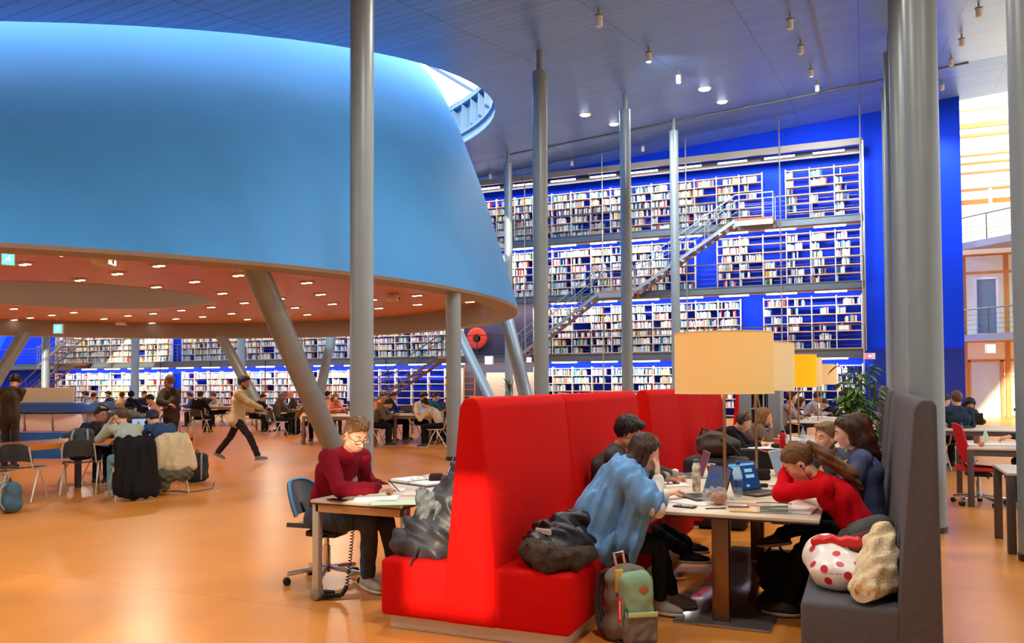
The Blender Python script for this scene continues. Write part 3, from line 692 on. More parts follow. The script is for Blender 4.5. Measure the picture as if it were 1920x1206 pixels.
# coiled cable from the desk to the floor
t = thing('coiled_cable', 'black coiled power cable hanging from the study desk to the floor', 'cable', (-3.5, 5.12, 0))
def coil(path, r, turns, n):
    P = [Vector(p) for p in path]; out = []
    ls = [0]
    for a, b in zip(P, P[1:]): ls.append(ls[-1]+(b-a).length)
    for i in range(n):
        s = ls[-1]*i/(n-1); k = 0
        while k < len(P)-2 and s > ls[k+1]: k += 1
        f = (s-ls[k])/(ls[k+1]-ls[k]); c = P[k].lerp(P[k+1], f); d = (P[k+1]-P[k]).normalized()
        e = d.orthogonal().normalized(); g = d.cross(e); th = 2*math.pi*turns*i/(n-1)
        out.append(c+(e*math.cos(th)+g*math.sin(th))*r)
    return out
mb = MB(); mb.tube(coil([(0.02, .0, .7), (0, 0, .45), (-.02, 0, .25), (-.03, -.02, .1)], .012, 26, 420), .004, 5); mb.build('upper_coil', m_black, t)
mb = MB(); mb.tube(coil([(-.03, -.02, .1), (-.06, -.05, .035), (-.16, -.08, .026), (-.3, -.05, .026)], .014, 34, 480), .0045, 5); mb.build('floor_coil', m_black, t)
mb = MB(); mb.box((-.28, -.02, .0), (-.18, .05, .04)); mb.build('plug_box', m_black, t, bevel=.008)
# ------------------------------------------------------------------ office swivel chair
def star_base(t, m, r=.31, rot=0., col_h=.4, nm=5):
    for k in range(nm):
        an = rot+2*math.pi*k/nm; c, s = math.cos(an), math.sin(an)
        mb = MB(); mb.bar((.03*c, .03*s, .12), (r*c, r*s, .085), .045, .03); a = mb.build('arm', m, t, bevel=.008)
        mb = MB(); mb.cyl((r*c-s*.028, r*s+c*.028, .03), (r*c+s*.028, r*s-c*.028, .03), .03, n=18); mb.build('castor', m_black, a, bevel=.004)
    mb = MB(); mb.lathe([(.03, .08), (.03, .3), (.02, .3), (.02, col_h)], n=20); mb.build('gas_column', m, t, angle=40)
def task_chair(lab, loc, rz, mseat, rim=None, zs=.46, back=.42, shell=True):
    t = thing('office_chair', lab, 'chair', loc, rz)
    star_base(t, m_chrome, rot=.35, col_h=zs-.06)
    mb = MB(); mb.box((-.1, -.14, zs-.1), (.1, .14, zs-.05)); mb.build('mechanism', m_black, t, bevel=.015)
    mb = MB(); mb.bar((.1, .05, zs-.08), (.26, .05, zs-.1), .015, .012); mb.build('lever', m_black, t)
    def S(u, v):   # seat: u across, v front->back
        x = (u-.5)*.46; y = .22-v*.44; z = zs + .03*(abs(u-.5)*2)**2 - .02*(1-v)**3 ; return (x, y, z)
    mb = MB(); mb.grid(S, 12, 12); mb.build('seat', mseat, t, thick=.035, angle=60)
    def B(u, v):
        x = (u-.5)*(.46-.1*v*v); yy = -.2-.10*v + .07*((u-.5)*2)**2; z = zs+.08+v*back - .05*((u-.5)*2)**4*v; return (x, yy, z)
    mb = MB(); mb.grid(B, 12, 12); bk = mb.build('backrest', mseat, t, thick=.02, angle=60)
    if rim:
        mb = MB(); mb.tube([B(0, v/10) for v in range(0, 11)]+[B(u/10, 1) for u in range(1, 10)]+[B(1, 1-v/10) for v in range(0, 11)], .011, 6); mb.build('rim', rim, bk)
    mb = MB(); mb.bar((0, -.1, zs-.05), (0, -.23, zs+.16), .05, .015); mb.build('spine', m_black, t)
    return t
m_shell = mat('chair_shell', (62, 66, 68), .4)
task_chair('dark swivel chair with blue rim and chrome star base under the man in maroon', (-4.0, 5.5, 0), R(-85), m_shell, mat('chair_rim_blue', (70, 140, 200), .35), zs=.47, back=.26)
m_redch = mat('red_chair', (205, 22, 30), .6, bump=.1, bs=200)
task_chair('red swivel chair standing sideways at the desk beyond the grey bench', (1.32, 12.05, 0), R(-82), m_redch, zs=.46, back=.5)
task_chair('red swivel chair half hidden behind the thick column', (.55, 11.7, 0), R(-95), m_redch, zs=.45, back=.45)
task_chair('red swivel chair seen from behind at the far desk', (2.38, 15.3, 0), R(10), m_redch, zs=.5, back=.5)
# desks on the right
def desk(lab, a0, a1, b0, b1, mtop, mleg, z=.74, lw=.07, rz=0):
    t = thing('desk', lab, 'desk', (a0, b0, 0), rz); w = a1-a0; L = b1-b0
    mb = MB(); mb.box((0, 0, z-.025), (w, L, z)); tp = mb.build('tabletop', mtop, t, bevel=.003)
    mb = MB(); mb.box((.004, .004, z-.034), (w-.004, L-.004, z-.0255)); mb.build('underside', m_edge, tp, smooth=False)
    for (x, y) in ((0, 0), (w-lw, 0), (0, L-lw), (w-lw, L-lw)):
        mb = MB(); mb.box((x, y, 0), (x+lw, y+lw, z-.03)); mb.build('leg', mleg, t, bevel=.005)
    for y in (.01, L-.05):
        mb = MB(); mb.box((lw, y, z-.1), (w-lw, y+.04, z-.034)); mb.build('apron', mleg, t, smooth=False)
    return t
m_legd = mat('desk_leg_taupe', (96, 84, 80), .5, .2); m_legm = mat('desk_leg_warm', (150, 128, 108), .45, .3)
desk('cream desk by the big cut-off column at the photo edge', 1.18, 2.3, 8.72, 9.6, m_top, m_legd)
desk('cream desk with cups behind the red swivel chair', 1.17, 2.6, 11.75, 13.2, m_top, m_legd)
desk('far desk where the person in the dark denim jacket sits', .9, 2.9, 15.9, 17.2, m_top, m_legd)
# tables of the hall behind
def hall_table(lab, px, py, w, L, rz=0., ref=0):
    p = atz(px, py, 0); t = desk(lab, p[0], p[0]+w, p[1], p[1]+L, m_top, m_legm, lw=.06, rz=rz); t['group'] = 'tables in the hall'; return t
hall_table('hall table of the four students to the right of the thick column', 702, 830, 1.7, 1.5)
hall_table('hall table behind, where the man in teal sits', 770, 813, 2.2, 1.3)
hall_table('hall table before the slanted support with the person in the brown coat', 566, 833, 2.2, 1.1)
hall_table('hall table where the man in black reads, behind the walking man', 478, 808, 1.8, 1.2)
hall_table('hall table behind the brown standing man', 355, 800, 2., 1.1, R(6))
hall_table('far hall table behind the service desk', 225, 792, 4.2, 1.1, R(6))
hall_table('hall table beyond the column with the headphone woman', 612, 806, 1.5, 1.2)
# wooden counter table in the left group
p0 = atz(-60, 844, .74); p1 = atz(362, 812, .74); d = p1-p0; Lw = float(np.hypot(d[0], d[1])); ang = math.atan2(d[1], d[0])
t = thing('long_table', 'long brown table with orange wooden edge in front of the blue service desk', 'table', (p0[0], p0[1], 0), ang)
m_ltop = mat('brown_table_top', (168, 118, 96), .25, coat=.2); m_ledge = mat('orange_edge', (224, 122, 40), .4)
mb = MB(); mb.box((0, 0, .71), (Lw, .9, .74)); tp = mb.build('tabletop', m_ltop, t, smooth=False)
mb = MB(); mb.box((0, -.02, .665), (Lw, 0, .742)); mb.build('front_edge', m_ledge, t, smooth=False)
mb = MB(); mb.box((Lw, -.02, 0), (Lw+.05, .9, .742)); mb.build('end_panel', m_ledge, t, smooth=False)
for x in (.5, 1.9, Lw-1.3):
    mb = MB(); mb.box((x, .4, 0), (x+.07, .47, .71)); mb.build('leg', m_dark, t, smooth=False)
LT = (p0, d/Lw, np.array([-d[1], d[0], 0])/Lw)
def lt(s, w, z=.745):
    q = LT[0]+LT[1]*s+LT[2]*w; return (float(q[0]), float(q[1]), z)
# blue service desk with white tubs
c = atd(104, 790, 17.6); t = thing('service_desk', 'curved blue service desk with open white compartments', 'service desk', (c[0], c[1], 0), R(20))
m_bd = mat('desk_blue', (40, 88, 170), .3, coat=.2); m_bdl = mat('desk_blue_low', (20, 110, 210), .4); m_tub = mat('desk_tub', (240, 226, 222), .5)
Ld = 1.45
def sweep(m, prof, name, mm, par):
    pts = [(-2.4, .1), (-1., -.02), (0, -.06), (.5, .0), (.72, .12), (.86, .35), (.9, .8)]
    m.grid(lambda u, v: (lambda q, r: (q[0]+r[0]*.0, q[1]+r[0], r[1]))(pts[round(u*(len(pts)-1))], prof[round(v*(len(prof)-1))]), len(pts)-1, len(prof)-1)
    return m.build(name, mm, par, angle=40)
sweep(MB(), [(.5, 1.2), (-.02, 1.2), (-.06, 1.16), (-.06, 1.0), (0, .98), (.1, .96)], 'counter', m_bd, t)
sweep(MB(), [(.1, .56), (0, .56), (.05, .0)], 'lower_panel', m_bdl, t)
sweep(MB(), [(.3, .98), (.3, .56)], 'inner_wall', m_tub, t)
for x in (-1.9, -1.25, -.62, .0):
    m = MB(); m.prism([(x-.02, .58), (x+.52, .58), (x+.56, .96), (x-.06, .96)], 1, -.02, .26); m.build('tub', m_tub, t, bevel=.02)
m = MB(); m.box((-1.6, .25, 1.2), (.25, .28, 1.52)); m.build('screen_panel', mat('cream_panel', (222, 204, 168), .6), t, smooth=False)
m = MB(); m.lathe([(.1, .56), (.13, .9)], (-1.1, -.1, 0), 20); m.build('bin', m_alu, t)
# ------------------------------------------------------------------ signed-distance modelling of soft bodies
f32 = np.float32
def V3(*a): return np.array(a, float)
def nrm(v): v = np.asarray(v, float); return v/(np.linalg.norm(v)+1e-12)
class S:
    """one primitive: kind + data; ev(P) gives distance"""
    def __init__(s, fn): s.ev = fn
def cap(a, b, ra, rb=None, side=None, k=1.):
    a = np.asarray(a, f32); b = np.asarray(b, f32); rb = ra if rb is None else rb; ba = b-a; bb = float(ba@ba)+1e-9
    sd = None if side is None else np.asarray(nrm(side), f32)
    def ev(P):
        pa = P-a; h = np.clip(pa@ba/bb, 0, 1); q = pa-h[:, None]*ba
        if sd is not None: q = q - (q@sd)[:, None]*sd*f32(1-1/k)
        return np.sqrt((q*q).sum(1)) - (ra+(rb-ra)*h)
    return S(ev)
def ell(c, r, M=None):
    c = np.asarray(c, f32); r = np.asarray(r, f32); M = None if M is None else np.asarray(M, f32)
    def ev(P):
        q = P-c
        if M is not None: q = q@M
        k0 = np.sqrt(((q/r)**2).sum(1)); k1 = np.sqrt(((q/(r*r))**2).sum(1))+1e-9
        return k0*(k0-1)/k1
    return S(ev)
def rbox(c, hs, r, M=None):
    c = np.asarray(c, f32); hs = np.asarray(hs, f32); M = None if M is None else np.asarray(M, f32)
    def ev(P):
        q = P-c
        if M is not None: q = q@M
        q = np.abs(q)-hs+r
        return np.sqrt((np.maximum(q, 0)**2).sum(1))+np.minimum(q.max(1), 0)-r
    return S(ev)
def smin(d1, d2, k):
    h = np.maximum(k-np.abs(d1-d2), 0)/k
    return np.minimum(d1, d2)-h*h*k*.25
def union(ps, k=.03):
    def ev(P):
        d = None
        for p in ps:
            e = p.ev(P); d = e if d is None else smin(d, e, k)
        return d
    return S(ev)
def cutp(s, n, o, keep=-1):
    n = np.asarray(nrm(n), f32); c = float(n@np.asarray(o, f32))
    return S(lambda P: np.maximum(s.ev(P), (P@n-c)))     # removes the side the normal points to
def folds(s, amp, wl, seed=0, di=None):
    rg = np.random.RandomState(seed); W = []
    for i in range(5):
        v = nrm(rg.normal(size=3))
        if di is not None: v = nrm(v - np.asarray(nrm(di))*float(v@nrm(di))*.94)
        W.append((v*2*np.pi/(wl*rg.uniform(.7, 1.5)), rg.uniform(0, 6.28)))
    def ev(P):
        d = s.ev(P); n = 0
        for i, (w, ph) in enumerate(W):
            n = n+np.sin(P@np.asarray(w, f32)+f32(ph)+ (np.sin(P@np.asarray(W[(i+1) % 5][0]*.5, f32))*1.2))
        return d+f32(amp/5*1.6)*n
    return S(ev)
def polygonise(s, lo, hi, h):
    lo = np.asarray(lo, float)-2*h; hi = np.asarray(hi, float)+2*h
    B = 5; nb = np.maximum(1, np.ceil((hi-lo)/(h*B)).astype(int)); n = nb*B
    # coarse pass on block centres
    c = [lo[i]+(np.arange(nb[i])+.5)*B*h for i in range(3)]
    G = np.stack(np.meshgrid(*c, indexing='ij'), -1).reshape(-1, 3).astype(f32)
    d = s.ev(G); act = np.abs(d) < (B*h*.87+h*2.2)*1.25
    D = np.full(n+1, f32(1), f32)
    sg = np.where(d < 0, f32(-1), f32(1)).reshape(nb)
    D[:-1, :-1, :-1] = np.repeat(np.repeat(np.repeat(sg, B, 0), B, 1), B, 2)
    ib = np.stack(np.unravel_index(np.nonzero(act)[0], nb), 1)
    if len(ib) == 0: return None
    o = np.stack(np.meshgrid(*[np.arange(B)]*3, indexing='ij'), -1).reshape(-1, 3)
    I = (ib[:, None, :]*B+o[None]).reshape(-1, 3)
    P = (lo+I*h).astype(f32); dv = np.empty(len(P), f32)
    for k in range(0, len(P), 200000): dv[k:k+200000] = s.ev(P[k:k+200000])
    D[I[:, 0], I[:, 1], I[:, 2]] = dv
    neg = D < 0
    A = neg[:-1, :-1, :-1].astype(np.int8)
    cnt = np.zeros_like(A)
    for dx in (0, 1):
        for dy in (0, 1):
            for dz in (0, 1): cnt += neg[dx:neg.shape[0]-1+dx, dy:neg.shape[1]-1+dy, dz:neg.shape[2]-1+dz]
    cell = (cnt > 0) & (cnt < 8)
    ci = np.stack(np.nonzero(cell), 1)
    if len(ci) == 0: return None
    idx = np.full(cell.shape, -1, np.int32); idx[ci[:, 0], ci[:, 1], ci[:, 2]] = np.arange(len(ci))
    cor = np.array([(x, y, z) for x in (0, 1) for y in (0, 1) for z in (0, 1)])
    vals = np.stack([D[ci[:, 0]+a, ci[:, 1]+b, ci[:, 2]+c_] for a, b, c_ in cor], 1)
    acc = np.zeros((len(ci), 3)); m = np.zeros(len(ci))
    for i in range(8):
        for j in range(i+1, 8):
            if np.abs(cor[i]-cor[j]).sum() != 1: continue
            x = (vals[:, i] < 0) != (vals[:, j] < 0); t = np.where(x, vals[:, i]/(vals[:, i]-vals[:, j]+1e-12), 0)
            acc += x[:, None]*(cor[i]+t[:, None]*(cor[j]-cor[i])); m += x
    v = (lo+(ci+acc/m[:, None])*h)
    F = []
    for ax in range(3):
        sl0 = [slice(None)]*3; sl1 = [slice(None)]*3; sl0[ax] = slice(0, -1); sl1[ax] = slice(1, None)
        a = neg[tuple(sl0)]; b = neg[tuple(sl1)]; e = np.stack(np.nonzero(a != b), 1)
        u, w = (ax+1) % 3, (ax+2) % 3
        ok = (e[:, u] > 0) & (e[:, w] > 0) & (e[:, u] < n[u]) & (e[:, w] < n[w]) & (e[:, ax] < n[ax]); e = e[ok]
        def at_(du, dw):
            q = e.copy(); q[:, u] -= du; q[:, w] -= dw; return idx[q[:, 0], q[:, 1], q[:, 2]]
        q = np.stack([at_(1, 1), at_(0, 1), at_(0, 0), at_(1, 0)], 1)
        fl = ~a[e[:, 0], e[:, 1], e[:, 2]]; q[fl] = q[fl][:, ::-1]; F.append(q)
    F = np.concatenate(F); F = F[(F >= 0).all(1)]
    # pull vertices onto the surface
    P = v.astype(f32); e = f32(h*.4); d0 = s.ev(P); g = np.stack([s.ev(P+np.eye(3, dtype=f32)[i]*e)-d0 for i in range(3)], 1)/e
    gn = (g*g).sum(1, keepdims=True)+1e-6; P = P-np.clip(d0[:, None]*g/gn, -h*.6, h*.6)
    return P, F
def sdf_obj(name, s, lo, hi, h, m, parent=None, org=(0, 0, 0), keep=False):
    r = polygonise(s, lo, hi, h)
    if r is None: return None
    me = mesh_np(name, r[0]-np.asarray(org, f32), r[1]); me.materials.append(m)
    return link(name, me, parent)
# ------------------------------------------------------------------ people
SKINS = {'warm': (204, 148, 120), 'fair': (222, 168, 140), 'tan': (190, 136, 104), 'brown': (140, 92, 66), 'pale': (232, 184, 160)}
def skin_mat(k): return mat('skin_'+k, SKINS[k], .55, var=.05, vs=25, spec=.35)
def cloth(col): return mat('cloth_%d_%d_%d' % tuple(col), col, .85, spec=.15, var=.10, vs=18, bump=.25, bs=140)
def hair_mat(col): return mat('hair_%d_%d_%d' % tuple(col), col, .42, spec=.4, var=.35, vs=22, bump=.6, bs=40, stretch=(4, 4, 1))
def ik(a, c, l1, l2, pole):
    a = np.asarray(a, float); c = np.asarray(c, float); d = c-a; L = np.linalg.norm(d); L2 = min(max(L, abs(l1-l2)+.01), l1+l2-.004); d = d/(L+1e-9); c = a+d*L2
    x = (l1*l1-l2*l2+L2*L2)/(2*L2); y = math.sqrt(max(0, l1*l1-x*x)); p = np.asarray(pole, float); p = p-d*(p@d); p = nrm(p)
    return a+d*x+p*y, c
def hdir(f): f = R(f); return V3(math.sin(f), math.cos(f), 0), V3(math.cos(f), -math.sin(f), 0)
def rotax(v, ax, an):
    ax = nrm(ax); return v*math.cos(an)+np.cross(ax, v)*math.sin(an)+ax*(ax@v)*(1-math.cos(an))
def spine(hip, face, lean, bow, s, tw=0, side=0):
    fw, rt = hdir(face); z = V3(0, 0, 1)
    def dr(l): l = R(l); return nrm(fw*math.sin(l)+z*math.cos(l)+rt*math.sin(R(side)))
    u1, u2, u3 = dr(lean*.75), dr(lean), dr(lean+bow)
    w = hip+u1*.17*s; c = w+u2*.19*s; nb = c+u3*.175*s
    srt = rotax(rt, z, -R(tw)); srt = nrm(srt-u3*(srt@u3))
    return dict(fw=fw, rt=rt, w=w, c=c, nb=nb, u1=u1, u2=u2, u3=u3, srt=srt)
def headpos(sp, nod, s):
    un = nrm(sp['u3']*.6+V3(0, 0, 1)*.4+sp['fw']*.25*0); return sp['nb']+un*.085*s
def person(lab, hip, face, lean=12, bow=14, h=1.74, tw=0, side=0, yaw=0, pitch=15, roll=0, hands=(None, None), poles=(None, None), feet=(None, None), toes=(None, None), knee=None,
           skin='fair', hair=('short', (60, 44, 34)), top=((60, 60, 70),), bottom=(40, 42, 52), shoes=(60, 56, 54), sex='m', res=.012, stand=False, curl=(.5, .5), palm=(None, None), beard=None, glasses=False, phones=None, extra=None, face_detail=False, sleeve=1.0, group=None, name='person', hem=.0, topthick=.014, topfold=.006, sock=None, cat='person', cuff=None, lean_head=None):
    s = h/1.74; hip = np.asarray(hip, float); org = V3(hip[0], hip[1], 0); hip = V3(0, 0, hip[2])
    W = lambda p: np.asarray(p, float)-org
    sp = spine(hip, face, lean, bow, s, tw, side); fw, rt, z = sp['fw'], sp['rt'], V3(0, 0, 1)
    fem = sex == 'f'; shw = (.155 if fem else .18)*s
    shc = sp['c']+sp['u3']*.125*s; sh = [shc-sp['srt']*shw, shc+sp['srt']*shw]     # left, right
    hipj = [hip-rt*.088*s, hip+rt*.088*s]
    # head frame
    hf = rotax(fw, z, -R(yaw)); hr = nrm(np.cross(hf, z)); hf = rotax(hf, hr, -R(pitch)); hu = np.cross(hr, hf); hu = rotax(hu, hf, R(roll)); hr = np.cross(hf, hu)
    un = nrm(sp['u3']*.55+z*.45+hf*.2) if lean_head is None else nrm(lean_head)
    hb = sp['nb']+un*.075*s; HD = hb+hu*.085*s+hf*.012*s
    HM = np.stack([hr, hf, hu], 1)     # columns: head axes
    hl = lambda x, y, zz: HD+(hr*x+hf*y+hu*zz)*s
    # arms
    L1, L2 = .285*s, .255*s; el = [None]*2; wr = [None]*2
    for i, sg in ((0, -1), (1, 1)):
        if hands[i] is None:
            tg = sh[i]+fw*.32*s+rt*(-sg)*.06*s; tg[2] = (.79 if not stand else .95*s)
            if stand: tg = sh[i]+fw*.08*s+rt*sg*.06*s+V3(0, 0, -.52*s)
        else: tg = W(hands[i])
        pl = poles[i]
        pl = (rt*sg*.7-z*.6-fw*.3) if pl is None else np.asarray(pl, float)
        el[i], wr[i] = ik(sh[i], tg, L1, L2, pl)
    # legs
    T1, T2 = .43*s, .42*s; kn = [None]*2; an = [None]*2; td = [None]*2
    for i, sg in ((0, -1), (1, 1)):
        if feet[i] is None:
            if stand: tg = hipj[i]*1.+V3(0, 0, 0); tg[2] = .085*s
            else: tg = hipj[i]+fw*.42*s+rt*sg*.02; tg[2] = .085
        else: tg = W(feet[i])
        pl = (fw+z*.9) if knee is None else np.asarray(knee[i] if isinstance(knee, (list, tuple)) else knee, float)
        if stand and knee is None: pl = fw
        kn[i], an[i] = ik(hipj[i], tg, T1, T2, pl)
        td[i] = nrm(fw*1. if toes[i] is None else np.asarray(toes[i], float))
    J = dict(sh=sh, el=el, wr=wr, kn=kn, an=an, HD=HD, hf=hf, hu=hu, hr=hr, org=org, sp=sp, s=s, hl=hl, hip=hip, hipj=hipj, shc=shc)
    t = thing(name, lab, cat, org, 0, group)
    body = []
    # ---- skin body
    body += [cap(hip, sp['w'], .085*s, .075*s, rt, 1.35), cap(sp['w'], sp['c'], .075*s, .085*s, sp['srt'], 1.45), cap(sp['c'], shc, .085*s, .06*s, sp['srt'], 1.5), cap(sh[0], sh[1], .038*s)]
    body += [cap(sp['nb']-sp['u3']*.03*s, hb+hu*.03*s, .05*s, .047*s)]
    for i in (0, 1):
        body += [cap(sh[i], el[i], .036*s, .03*s), cap(el[i], wr[i], .033*s, .022*s), cap(hipj[i], kn[i], .062*s, .042*s), cap(kn[i], an[i], .042*s, .03*s)]
        body += [cap(an[i]-V3(0, 0, .03*s), an[i]+td[i]*.13*s-V3(0, 0, .06*s), .026*s, .016*s)]
    B = [union(body, .03)]
    # hands
    hk = []; big = res > .016
    for i, sg in ((0, -1), (1, 1)):
        d = nrm(wr[i]-el[i]); pn = -z if palm[i] is None else np.asarray(palm[i], float); pn = nrm(pn-d*(pn@d)); ac = nrm(np.cross(d, pn)); kc = ac if (ac@rt)*sg < 0 else -ac   # towards the thumb
        hd = nrm(d*.95+pn*.12); pc = wr[i]+hd*.05*s
        M = np.stack([kc, hd, pn], 1)
        hk.append(rbox(pc, (.038*s, .05*s, .0135*s), .012*s, M))
        cu = curl[i]
        for j, ln in enumerate((.072, .08, .075, .058)):
            b0 = wr[i]+hd*(.095-.004*abs(j-1.3))*s+kc*(.029-.0195*j)*s; sp_ = nrm(hd+kc*(.12-.08*j)); r0 = (.0088 if not big else .0105)*s
            a1 = rotax(sp_, np.cross(sp_, pn), cu*.75); m1 = b0+a1*ln*.5*s; a2 = rotax(a1, np.cross(a1, pn), cu*1.25); m2 = m1+a2*ln*.5*s
            hk += [union([cap(b0-sp_*.02*s, m1, r0*1.05, r0*.95), cap(m1, m2, r0*.95, r0*.8)], .004)]
        tb = wr[i]+hd*.025*s+kc*.03*s; a1 = nrm(hd*.75+kc*.75+pn*.35); m1 = tb+a1*.04*s; a2 = nrm(hd*1.+kc*.2+pn*.35*(1+cu)); hk += [union([cap(tb, m1, .0125*s, .0105*s), cap(m1, m1+a2*.034*s, .0105*s, .0085*s)], .006)]
    B.append(union(hk, .006))
    # head
    H = [ell(hl(0, -.012, .03), V3(.075, .095, .093)*s, HM), ell(hl(0, .018, -.03), V3(.061, .072, .088)*s, HM), ell(hl(0, .045, -.085), V3(.032, .03, .026)*s, HM), cap(hl(-.045, .01, -.07), hl(.045, .01, -.07), .028*s), ell(hl(0, .06, -.02), V3(.055, .03, .05)*s, HM)]
    hd_ = union(H, .03*s)
    ft = [cap(hl(0, .084, .012), hl(0, .108, -.03), .0085*s, .0125*s), cap(hl(-.012, .094, -.033), hl(.012, .094, -.033), .0085*s), cap(hl(-.036, .076, .026), hl(.036, .076, .026), .011*s), cap(hl(-.018, .079, -.062), hl(.018, .079, -.062), .008*s), cap(hl(-.015, .077, -.073), hl(.015, .077, -.073), .0085*s), ell(hl(-.078, -.002, -.01), V3(.011, .022, .032)*s, HM), ell(hl(.078, -.002, -.01), V3(.011, .022, .032)*s, HM)]
    hd_ = union([hd_]+ft, .012*s)
    if face_detail:
        so = union([ell(hl(-.031, .092, .006), V3(.017, .016, .011)*s, HM), ell(hl(.031, .092, .006), V3(.017, .016, .011)*s, HM)], .002); base = hd_
        hd_ = S(lambda P, b=base, c=so: -smin(-b.ev(P), c.ev(P), .012))
    B.append(hd_)
    bd = union(B, .018*s)
    allp = np.array(sh+el+wr+kn+an+[HD, hip]); lo = allp.min(0)-.24*s; hi = allp.max(0)+.24*s; lo[2] = max(lo[2], -.02)
    sdf_obj('body', bd, lo, hi, res if not face_detail else min(res, .0065), skin_mat(skin), t)
    # ---- trousers
    rr = max(res, .009)
    th = .016 if not fem else .011
    if bottom is not None:
        P = [cap(hip-z*.0, sp['w']*.6+hip*.4, .098*s, .088*s, rt, 1.42), cap(hipj[0], hipj[1], .092*s)]
        for i in (0, 1): P += [union([cap(hipj[i], kn[i], .078*s+th*.5, .056*s+th*.5), cap(kn[i], an[i]+nrm(kn[i]-an[i])*.03*s, .056*s+th*.5, (.04 if not fem else .034)*s+th)], .02)]
        sdf_obj('trousers', folds(union(P, .035), .005, .09, 3), lo, hi, rr, cloth(bottom), t)
    # ---- top
    tk = topthick
    P = [cap(hip+sp['u1']*(.02+hem)*s, sp['w'], .102*s+tk+(.012 if hem else 0), .088*s+tk, rt, 1.42), cap(sp['w'], sp['c'], .088*s+tk, .1*s+tk, sp['srt'], 1.48), cap(sp['c'], shc, .1*s+tk, .075*s+tk*.6, sp['srt'], 1.5), cap(sh[0], sh[1], .05*s+tk*.5), cap(shc, sp['nb'], .062*s, .055*s)]
    if fem: P += [ell(sp['c']+fw*.085*s+sg*sp['srt']*.07*s-sp['u2']*.02, V3(.06, .06, .065)*s) for sg in (-1, 1)]
    for i in (0, 1):
        e = wr[i]-nrm(wr[i]-el[i])*.03*s
        if sleeve >= 1: P += [union([cap(sh[i], el[i], .05*s+tk, .042*s+tk), cap(el[i], e, .043*s+tk, .03*s+tk*.7)], .02)]
        elif sleeve > 0: P += [cap(sh[i], sh[i]+(el[i]-sh[i])*sleeve, .052*s+tk, .05*s+tk)]
    tp = folds(union(P, .03), topfold, .10, 5, z)
    sdf_obj('sweater', tp, lo, hi, rr, cloth(top[0]), t)
    if cuff:
        for i in (0, 1):
            d = nrm(wr[i]-el[i]); sdf_obj('cuff', cap(wr[i]-d*.045*s, wr[i]-d*.0*s, .031*s+tk*.7), lo, hi, rr, cloth(cuff), t)
    # ---- shoes
    for i in (0, 1):
        a = an[i]; d = td[i]; lat = nrm(np.cross(d, z)) if abs(d[2]) < .95 else rt; up = nrm(np.cross(lat, d)); up = up if up[2] > 0 else -up
        M = np.stack([lat, d, up], 1); b0 = a-up*.052*s
        sh_ = union([ell(b0+d*.05*s+up*.005, V3(.042, .125, .036)*s, M), cap(a-up*.03*s-d*.02*s, a+up*.004*s-d*.01*s, .042*s, .043*s), cap(a-up*.02*s, b0+d*.08*s+up*.004, .04*s, .034*s)], .025)
        sh_ = cutp(sh_, -up, a-up*.068*s)
        c0 = a+d*.05*s-up*.05*s; bl, bh = c0-.2*s, c0+.2*s
        so = sdf_obj('shoe', sh_, bl, bh, min(rr, .009), mat('shoe_%d_%d_%d' % tuple(shoes), shoes, .7, bump=.1, bs=60), t)
        sl = cutp(cutp(ell(b0+d*.05*s-up*.012*s, V3(.048, .134, .05)*s, M), up, a-up*.062*s), -up, a-up*.084*s)
        sdf_obj('sole', sl, bl, bh, min(rr, .009), mat('sole_pale', (206, 196, 184), .7), so)
        if sock: sdf_obj('sock', cap(a-up*.02*s, a+nrm(kn[i]-a)*.07*s, .037*s), bl, bh, rr, cloth(sock), t)
    # ---- hair
    st, hc = hair; hm = hair_mat(hc); skull = ell(hl(0, -.012, .03), V3(.075, .095, .093)*s, HM)
    def region(ny, nz, off):    # keep where nz*z' - ny*y' > off  (head axes)
        n = hf*ny-hu*nz; return n, HD-hu*0+(-n/np.linalg.norm(n))*off*s
    def hcap(tk_, ny=1.1, nz=1., off=-.02, ex=(), kk=.02, cut=True, fold=.003):
        a = ell(hl(0, -.016, .034), V3(.075+tk_, .095+tk_, .093+tk_)*s, HM)
        if cut:
            n = nrm(hf*ny-hu*nz); a = cutp(a, n, HD-n*off*s)
        q = union([a]+list(ex), kk) if ex else a
        return folds(q, fold, .03, 9, hu)
    hs = None
    if st == 'buzz': hs = hcap(.006, 1.0, .9, -.005, fold=.0)
    elif st == 'short': hs = hcap(.013, 1.0, .9, .0, ex=[ell(hl(.01, .05, .108), V3(.058, .05, .022)*s, HM), ell(hl(0, -.02, .115), V3(.05, .06, .02)*s, HM)])
    elif st == 'quiff': hs = hcap(.0045, 1.0, .75, -.004, ex=[cap(hl(-.03, .052, .098), hl(.034, .056, .104), .022*s, .026*s), cap(hl(-.034, .015, .112), hl(.036, .018, .116), .024*s), cap(hl(-.032, -.03, .112), hl(.032, -.03, .113), .022*s)], kk=.03, fold=.009)
    elif st == 'messy': hs = hcap(.02, 1.0, .9, -.008, ex=[ell(hl(.02, .05, .105), V3(.06, .055, .03)*s, HM), ell(hl(-.03, .04, .10), V3(.05, .05, .03)*s, HM)], fold=.009)
    elif st in ('long', 'bob'):
        dn = -z*(.9)-hf*.25; L = .30 if st == 'long' else .14
        ex = []
        for x in (-.06, 0, .06):
            p0 = hl(x, -.05, .02); p1 = hl(x*1.1, -.075, -.09); p2 = p1+nrm(dn)*L*.5*s; p3 = p2+nrm(-z-fw*.1)*L*.5*s
            ex += [cap(p0, p1, .045*s, .045*s), cap(p1, p2, .045*s, .035*s), cap(p2, p3, .035*s, .02*s)]
        ex += [cap(hl(-.072, .0, .06), hl(-.08, .0, -.08), .022*s, .024*s), cap(hl(.072, .0, .06), hl(.08, .0, -.08), .022*s, .024*s)]
